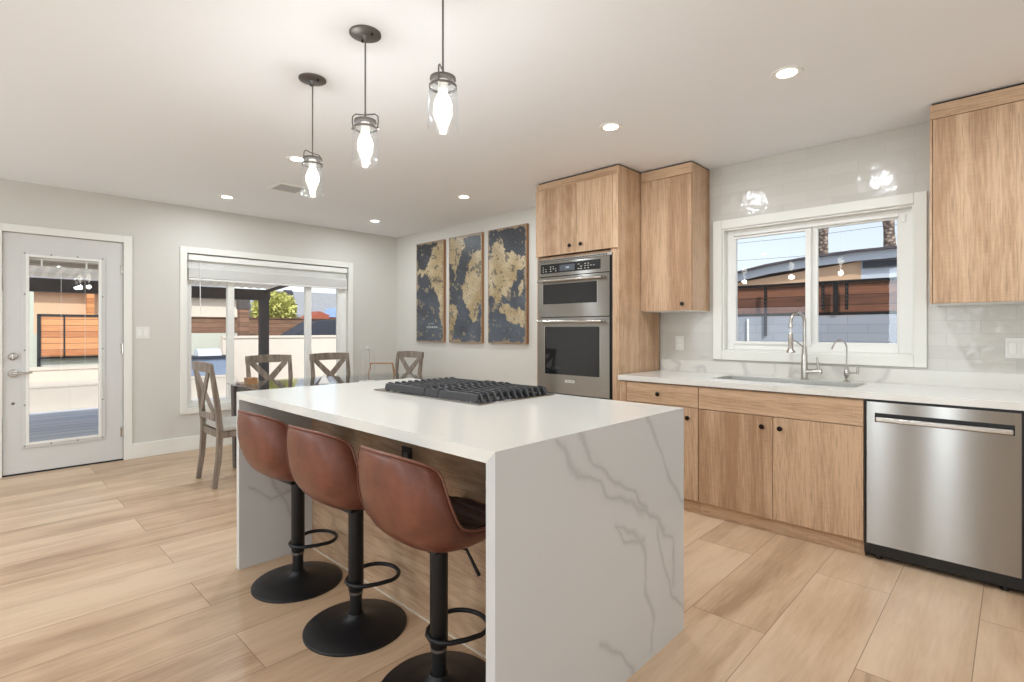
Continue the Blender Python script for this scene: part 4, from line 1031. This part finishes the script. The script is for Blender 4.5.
build('printed_mark', MB().add([(-4.424, 2.1905, .79), (-4.410, 2.2035, .79), (-4.417, 2.197, .815), (-4.4235, 2.190, .7895), (-4.4095, 2.203, .7895), (-4.4165, 2.1965, .8145)], [(0, 1, 2), (3, 5, 4)]), M['blueeq'], o)

# ================================================================== OUTDOORS
struct('trim_4', MB().box(XA-.5, YN-.5, ZC+.10, XR+.5, YB+.45, ZC+.28), M['vinyl'])          # unseen roof slab with eaves, added to block the sun
tag(build('yard_ground', MB().box(-40, -14, -.62, 12, 40, -.5), M['ground']), 'pale concrete yard ground outside', 'ground', kind='structure')
tag(build('patio_deck', MB().box(-12.99, -4, -.5, XA-.16, 9, -.28), M['decking']), 'blue-grey shaded patio deck outside the door', 'deck', kind='structure')
pc = thing('patio_cover', 'dark-beamed patio cover outside the door and dining window', 'patio cover', (-8.3, 0, -.28))
a = MB(); vs, fs = [], []; nc = 100      # corrugated sheet
for k in range(nc+1):
    y_ = -3.5+7.56*k/nc; dz_ = .012*(1 if k % 2 else -1); vs += [(XA-.16, y_, 2.36+dz_), (-10.65, y_, 2.05+dz_)]
for k in range(nc): fs.append((2*k, 2*k+1, 2*k+3, 2*k+2))
build('roof_sheet', MB().add(vs, fs), M['soffit'], pc)
for xx in (-7.4, -8.9): build('cross_beam', MB().box(xx-.03, -3.5, 2.05, xx+.03, 4.0, 2.12), M['soffitwood'], pc)
build('front_beam', MB().box(-10.60, -3.5, 1.81, -10.44, 4.05, 2.01), M['darkbeam'], pc)
a = MB().beam((-10.5, 4.0, 1.985), (XA-.20, 4.0, 2.29), .06, .05); build('edge_beam', a, M['darkbeam'], pc)
for yy in (3.86, -1.6): build('post', MB().box(-10.58, yy+.02, -.28, -10.44, yy+.17, 1.81), M['darkbeam'], pc)
cwl = tag(build('cream_garden_wall', MB().box(-14.2, 4.30, -.5, -14, 14, 1.03).box(-14.2, 4.30, 1.03, -13.97, 14, 1.09), M['cream']), 'sunlit cream garden wall seen through the dining window', 'wall')
tag(build('garden_terrace', MB().box(-13.99, -6, -.5, -13, 4.28, .16).box(-13.99, -6, .16, -12.99, 4.28, .19), M['cream']), 'broad cream terrace step between the deck and the low wall', 'terrace')
tag(build('low_cream_wall', MB().box(-14.2, -6, -.5, -14, 4.29, .43).box(-14.6, -6, .43, -13.98, 4.29, .47), M['cream']), 'low cream retaining wall seen through the door glass', 'wall')
tag(build('pale_green_wall', MB().box(-16.2, -6, -.5, -16, 5.4, 1.15).box(-16.2, -6, 1.15, -16, 1.0, 2.4), M['mint']), 'pale green rear wall behind the cedar gate', 'wall')
gt = thing('cedar_gate', 'bright cedar board gate in a black frame seen through the door', 'gate', (-15.9, 1.9, .5))
GY0, GY1, GZ0, GZ1 = 1.06, 2.9, .58, 1.60
build('boards', MB().box(-15.93, GY0+.05, GZ0+.05, -15.89, GY1-.05, GZ1-.05), M['gatewood'], gt)
a = MB(); a.box(-15.95, GY0, GZ0, -15.87, GY0+.05, GZ1); a.box(-15.95, GY1-.05, GZ0, -15.87, GY1, GZ1); a.box(-15.95, GY0, GZ0, -15.87, GY1, GZ0+.05); a.box(-15.95, GY0, GZ1-.05, -15.87, GY1, GZ1); a.box(-15.94, 1.50, GZ0, -15.88, 1.53, GZ1)
build('frame', a, M['black'], gt)
for yy in (1.08, 2.85): build('post', MB().box(-15.98, yy-.03, -.5, -15.95, yy+.03, GZ1), M['black'], gt)
tag(build('wood_fence', MB().box(-16.55, 3.2, -.5, -16.5, 16, 1.58).box(-16.57, 3.2, 1.58, -16.47, 16, 1.61), M['fencewood']), 'reddish board fence beyond the cream garden wall', 'fence')
pl = thing('gate_pillar', 'orange-brown square pillar with dark top before the board fence', 'pillar', (-15.5, 5.28, -.5))
build('shaft', MB().box(-15.6, 5.16, -.5, -15.4, 5.40, 1.82), M['fencewood'], pl); build('head', MB().box(-15.62, 5.14, 1.82, -15.38, 5.42, 2.12), M['darkbeam'], pl)
tag(build('fence_shadow_block', MB().prism([(6.45, .6), (6.45, 1.08), (7.15, 1.50), (8.2, 1.58), (8.8, 1.4), (8.8, .6)], 'x', -15.9, -14.9).box(-15.85, 6.5, -.5, -14.95, 8.7, .6), M['slate']), 'dark block shaped as the sun shadow on the board fence', 'shed')  # dark solid standing in for a sun shadow on the fence
gc = thing('patio_cabinet', 'blue-grey outdoor cabinet standing at the end of the garden wall', 'cabinet', (-13.6, 3.9, .19))
build('body', MB().box(-13.9, 3.42, .191, -13.4, 4.22, .58), M['blueeq'], gc, bevel=.01); build('top', MB().box(-13.95, 3.36, .58, -13.35, 4.27, .64), M['slate'], gc, bevel=.01)
build('lid', MB().prism([(-13.85, .64), (-13.75, .80), (-13.5, .78), (-13.42, .64)], 'y', 3.62, 4.1), M['bluefascia'], gc)
# neighbours beyond the dining window
nh = thing('neighbour_house', 'cream neighbouring house with grey roof beyond the fence', 'house', (-25, 7, -.5))
build('wall', MB().box(-28, -4, -.5, -24, 8.1, 2.55), M['cream'], nh)
build('roof', MB().prism([(-4.4, 2.55), (-4.4, 2.75), (2, 4.4), (8.4, 2.75), (8.4, 2.55)], 'x', -28.3, -23.7), M['shingle'], nh)
nh = thing('grey_roofed_house', 'long low house with a grey shingle roof behind the bush', 'house', (-26, 15, -.5))
build('wall', MB().box(-29, 9.4, -.5, -25.2, 24, 1.95), M['cream'], nh)
build('roof', MB().prism([(-24.6, 1.85), (-24.6, 1.98), (-27.2, 3.25), (-29.4, 1.98), (-29.4, 1.85)], 'y', 9.0, 24.4), M['shingle'], nh)
build('roof_vent', MB().prism([(-26.2, 2.7), (-26.2, 3.1), (-26.4, 3.25), (-26.6, 3.1), (-26.6, 2.7)], 'y', 10.9, 11.3), M['slate'], nh)
ph = thing('peach_house', 'peach stucco house above the cedar gate', 'house', (-20.5, 1.5, -.5))
build('wall', MB().box(-23, -3, -.5, -20, 3.1, 2.35), M['peach'], ph)
build('roof', MB().prism([(-3.3, 2.35), (-3.3, 2.40), (0, 2.52), (3.4, 2.40), (3.4, 2.35)], 'x', -23.3, -19.7), M['redroof'], ph)
build('porch_post', MB().box(-19.8, 2.38, -.5, -19.6, 2.55, 2.3), M['gatewood'], ph)
rs = thing('red_roofed_shed', 'small shed with red roof and a blue-white tarp beyond the fence', 'shed', (-20, 9.9, -.5))
build('wall', MB().box(-20.6, 9.3, -.5, -20, 11.4, 1.7), M['cream'], rs); build('roof', MB().prism([(9.1, 1.66), (9.65, 1.98), (10.4, 1.7)], 'x', -20.8, -19.9), M['redroof'], rs)
build('tarp', MB().prism([(10.0, 1.75), (10.35, 2.14), (11.0, 2.10), (11.3, 1.75)], 'x', -20.7, -19.85), M['bluetarp'], rs)
def leafball(name, label, cat, c, rx, rz, n, mat, lsz=.06, seed=1):
    random.seed(seed); r = thing(name, label, cat, (c[0], c[1], -.5)); a = MB()
    for _ in range(n):
        th = random.uniform(0, 2*PI); ph_ = math.acos(random.uniform(-1, 1)); rr = random.random()**.4*(1+.18*math.sin(3*th+seed)*math.sin(2*ph_))
        p = Vector((c[0]+rx*rr*math.sin(ph_)*math.cos(th), c[1]+rx*rr*math.sin(ph_)*math.sin(th), c[2]+rz*rr*math.cos(ph_)))
        d = Vector((random.gauss(0, 1), random.gauss(0, 1), random.gauss(0, .7))).normalized(); e = d.orthogonal().normalized(); s = lsz*random.uniform(.6, 1.3)
        a.add([p-d*s, p+e*s*.45, p+d*s, p-e*s*.45], [(0, 1, 2, 3)])
    build('foliage', a, mat, r)
    a = MB()
    for k in range(5):
        t_ = k*1.26; a.tube([(c[0], c[1], -.5), (c[0]+.1*math.cos(t_), c[1]+.1*math.sin(t_), c[2]-rz*.8), (c[0]+rx*.5*math.cos(t_), c[1]+rx*.5*math.sin(t_), c[2]+rz*.3)], [.05, .035, .012], 7)
    build('stem', a, M['darkbeam'], r, smooth=60)
    return r
leafball('garden_bush', 'yellow-green leafy bush between the houses', 'bush', (-18.2, 7.2, 1.92), .70, .60, 4200, M['leaf'], .085, 3)

# outside the sink window
bw = thing('block_wall', 'block wall outside the sink window, bluish shade in its colour', 'wall', (-2, 7.1, -.5))
build('blocks', MB().box(-9, 7, -.5, 5, 7.2, 1.405), M['block'], bw)
build('drain_pipe', MB().cyl((-2.505, 6.985, -.3), (-2.505, 6.985, 1.38), .012, 10), M['vinyl'], bw, smooth=40)
fp = thing('fence_panel', 'stained wood fence panel in black frame on the block wall', 'fence', (-2, 7.1, 1.405))
build('boards', MB().box(-9, 7.06, 1.44, 5, 7.09, 1.79), planks('stained_panel_boards', 'z', .118, srgb(150, 98, 72), srgb(96, 62, 48)), fp)
build('frame_rail', MB().box(-9, 7.03, 1.785, 5, 7.11, 1.815), M['black'], fp); build('frame_rail', MB().box(-9, 7.03, 1.41, 5, 7.11, 1.445), M['black'], fp)
for (xx, zb, zt, ww) in ((-2.286, 1.16, 1.775, .030), (-1.645, 1.47, 1.785, .030), (-1.515, 1.42, 1.785, .050), (-1.405, 1.47, 1.785, .030), (-.55, 1.2, 1.785, .03)):
    o = build('bracket_post', MB().box(xx-ww/2, 6.975, zb, xx+ww/2, 6.999, zt), M['black'], fp)
    if ww < .04:
        a = MB(); k = zb+.03
        while k < zt-.02: a.box(xx-.004, 6.973, k-.008, xx+.004, 6.975, k+.008); k += .045
        build('slot_holes', a, M['pewter'], o)
ho = thing('low_gable_house', 'neighbouring house with pale blue fascia and peach wall beyond the block wall', 'house', (-2.5, 11, -.5))
RT = [(-5.6, 1.95), (-3.762, 2.323), (-3.239, 2.418), (-2.629, 2.484), (-1.9, 2.53), (-1.3, 2.535), (.6, 2.50)]
build('roof_edge', MB().prism([(x, z) for x, z in RT]+[(x, z-.03) for x, z in RT[::-1]], 'y', 9.9, 13), M['darkroof'], ho)
build('fascia', MB().prism([(x, z-.03) for x, z in RT]+[(x, z-.17) for x, z in RT[::-1]], 'y', 10.0, 10.05), M['bluefascia'], ho)
build('peach_wall', MB().prism([(-5.6, -.5), (-5.6, 1.8), (-3.76, 2.14), (-1.83, 2.36), (-1.83, -.5)], 'y', 10.1, 10.3), M['peach'], ho)
build('grey_wall', MB().box(-1.83, 10.1, -.5, .6, 10.3, 2.36), M['bluefascia'], ho)
build('soffit_recess', MB().box(-1.80, 10.04, 2.24, .6, 10.10, 2.34), M['slate'], ho)
build('vent', MB().box(-3.45, 10.07, 2.02, -3.1, 10.10, 2.06), M['cream'], ho)
build('roof_pipe', MB().cyl((-2.62, 10.2, 2.4), (-2.62, 10.2, 2.66), .03, 12), M['slate'], ho, smooth=40)
build('body', MB().box(-5.5, 10.3, -.5, .5, 12.9, 1.9), M['peach'], ho)
def palm(x, label, lean):
    r = thing('palm_tree', label, 'palm tree', (x, 18, -.5)); pts = [(x+lean*t_**2, 18, -.5+11*t_) for t_ in [k/24 for k in range(25)]]
    a = MB(); rs_ = [.145+.016*math.sin(k*2.4) for k in range(25)]; a.tube(pts, rs_, 16); build('trunk', a, M['palm'], r, smooth=60)
    top_ = Vector(pts[-1]); a = MB(); random.seed(5)
    for k in range(22):
        th = k*2.4; el = random.uniform(-.4, .9); pr = None
        d = Vector((math.cos(th), math.sin(th), 0)); side = Vector((-d.y, d.x, 0))
        for q in range(8):
            t_ = q/7; p = top_+d*(2.2*t_*math.cos(el*.6))+Vector((0, 0, 1.3*el*t_-1.6*t_*t_)); wd = .32*math.sin(PI*min(1, t_+.08))
            cur = [p-side*wd-Vector((0, 0, wd*.4)), p, p+side*wd-Vector((0, 0, wd*.4))]
            if pr: a.add(pr+cur, [(0, 1, 4, 3), (1, 2, 5, 4)])
            pr = cur
    build('fronds', a, M['frond'], r)
    return r
palm(-4.28, 'rough palm trunk rising beside the sash divider of the sink window', .25)
palm(-2.50, 'rough palm trunk near the right edge of the sink window', -.55)
pw = tag(build('power_lines', MB().tube([(-14, 22, 4.2), (-6, 22, 4.05), (4, 22, 4.3)], .007, 6).tube([(-14, 22, 4.9), (-6, 22, 4.78), (4, 22, 5.0)], .007, 6).tube([(-14, 22, 6.1), (-6, 22, 6.0), (4, 22, 6.25)], .006, 6), M['slate']), 'thin overhead power lines in the sky past the sink window', 'power line')
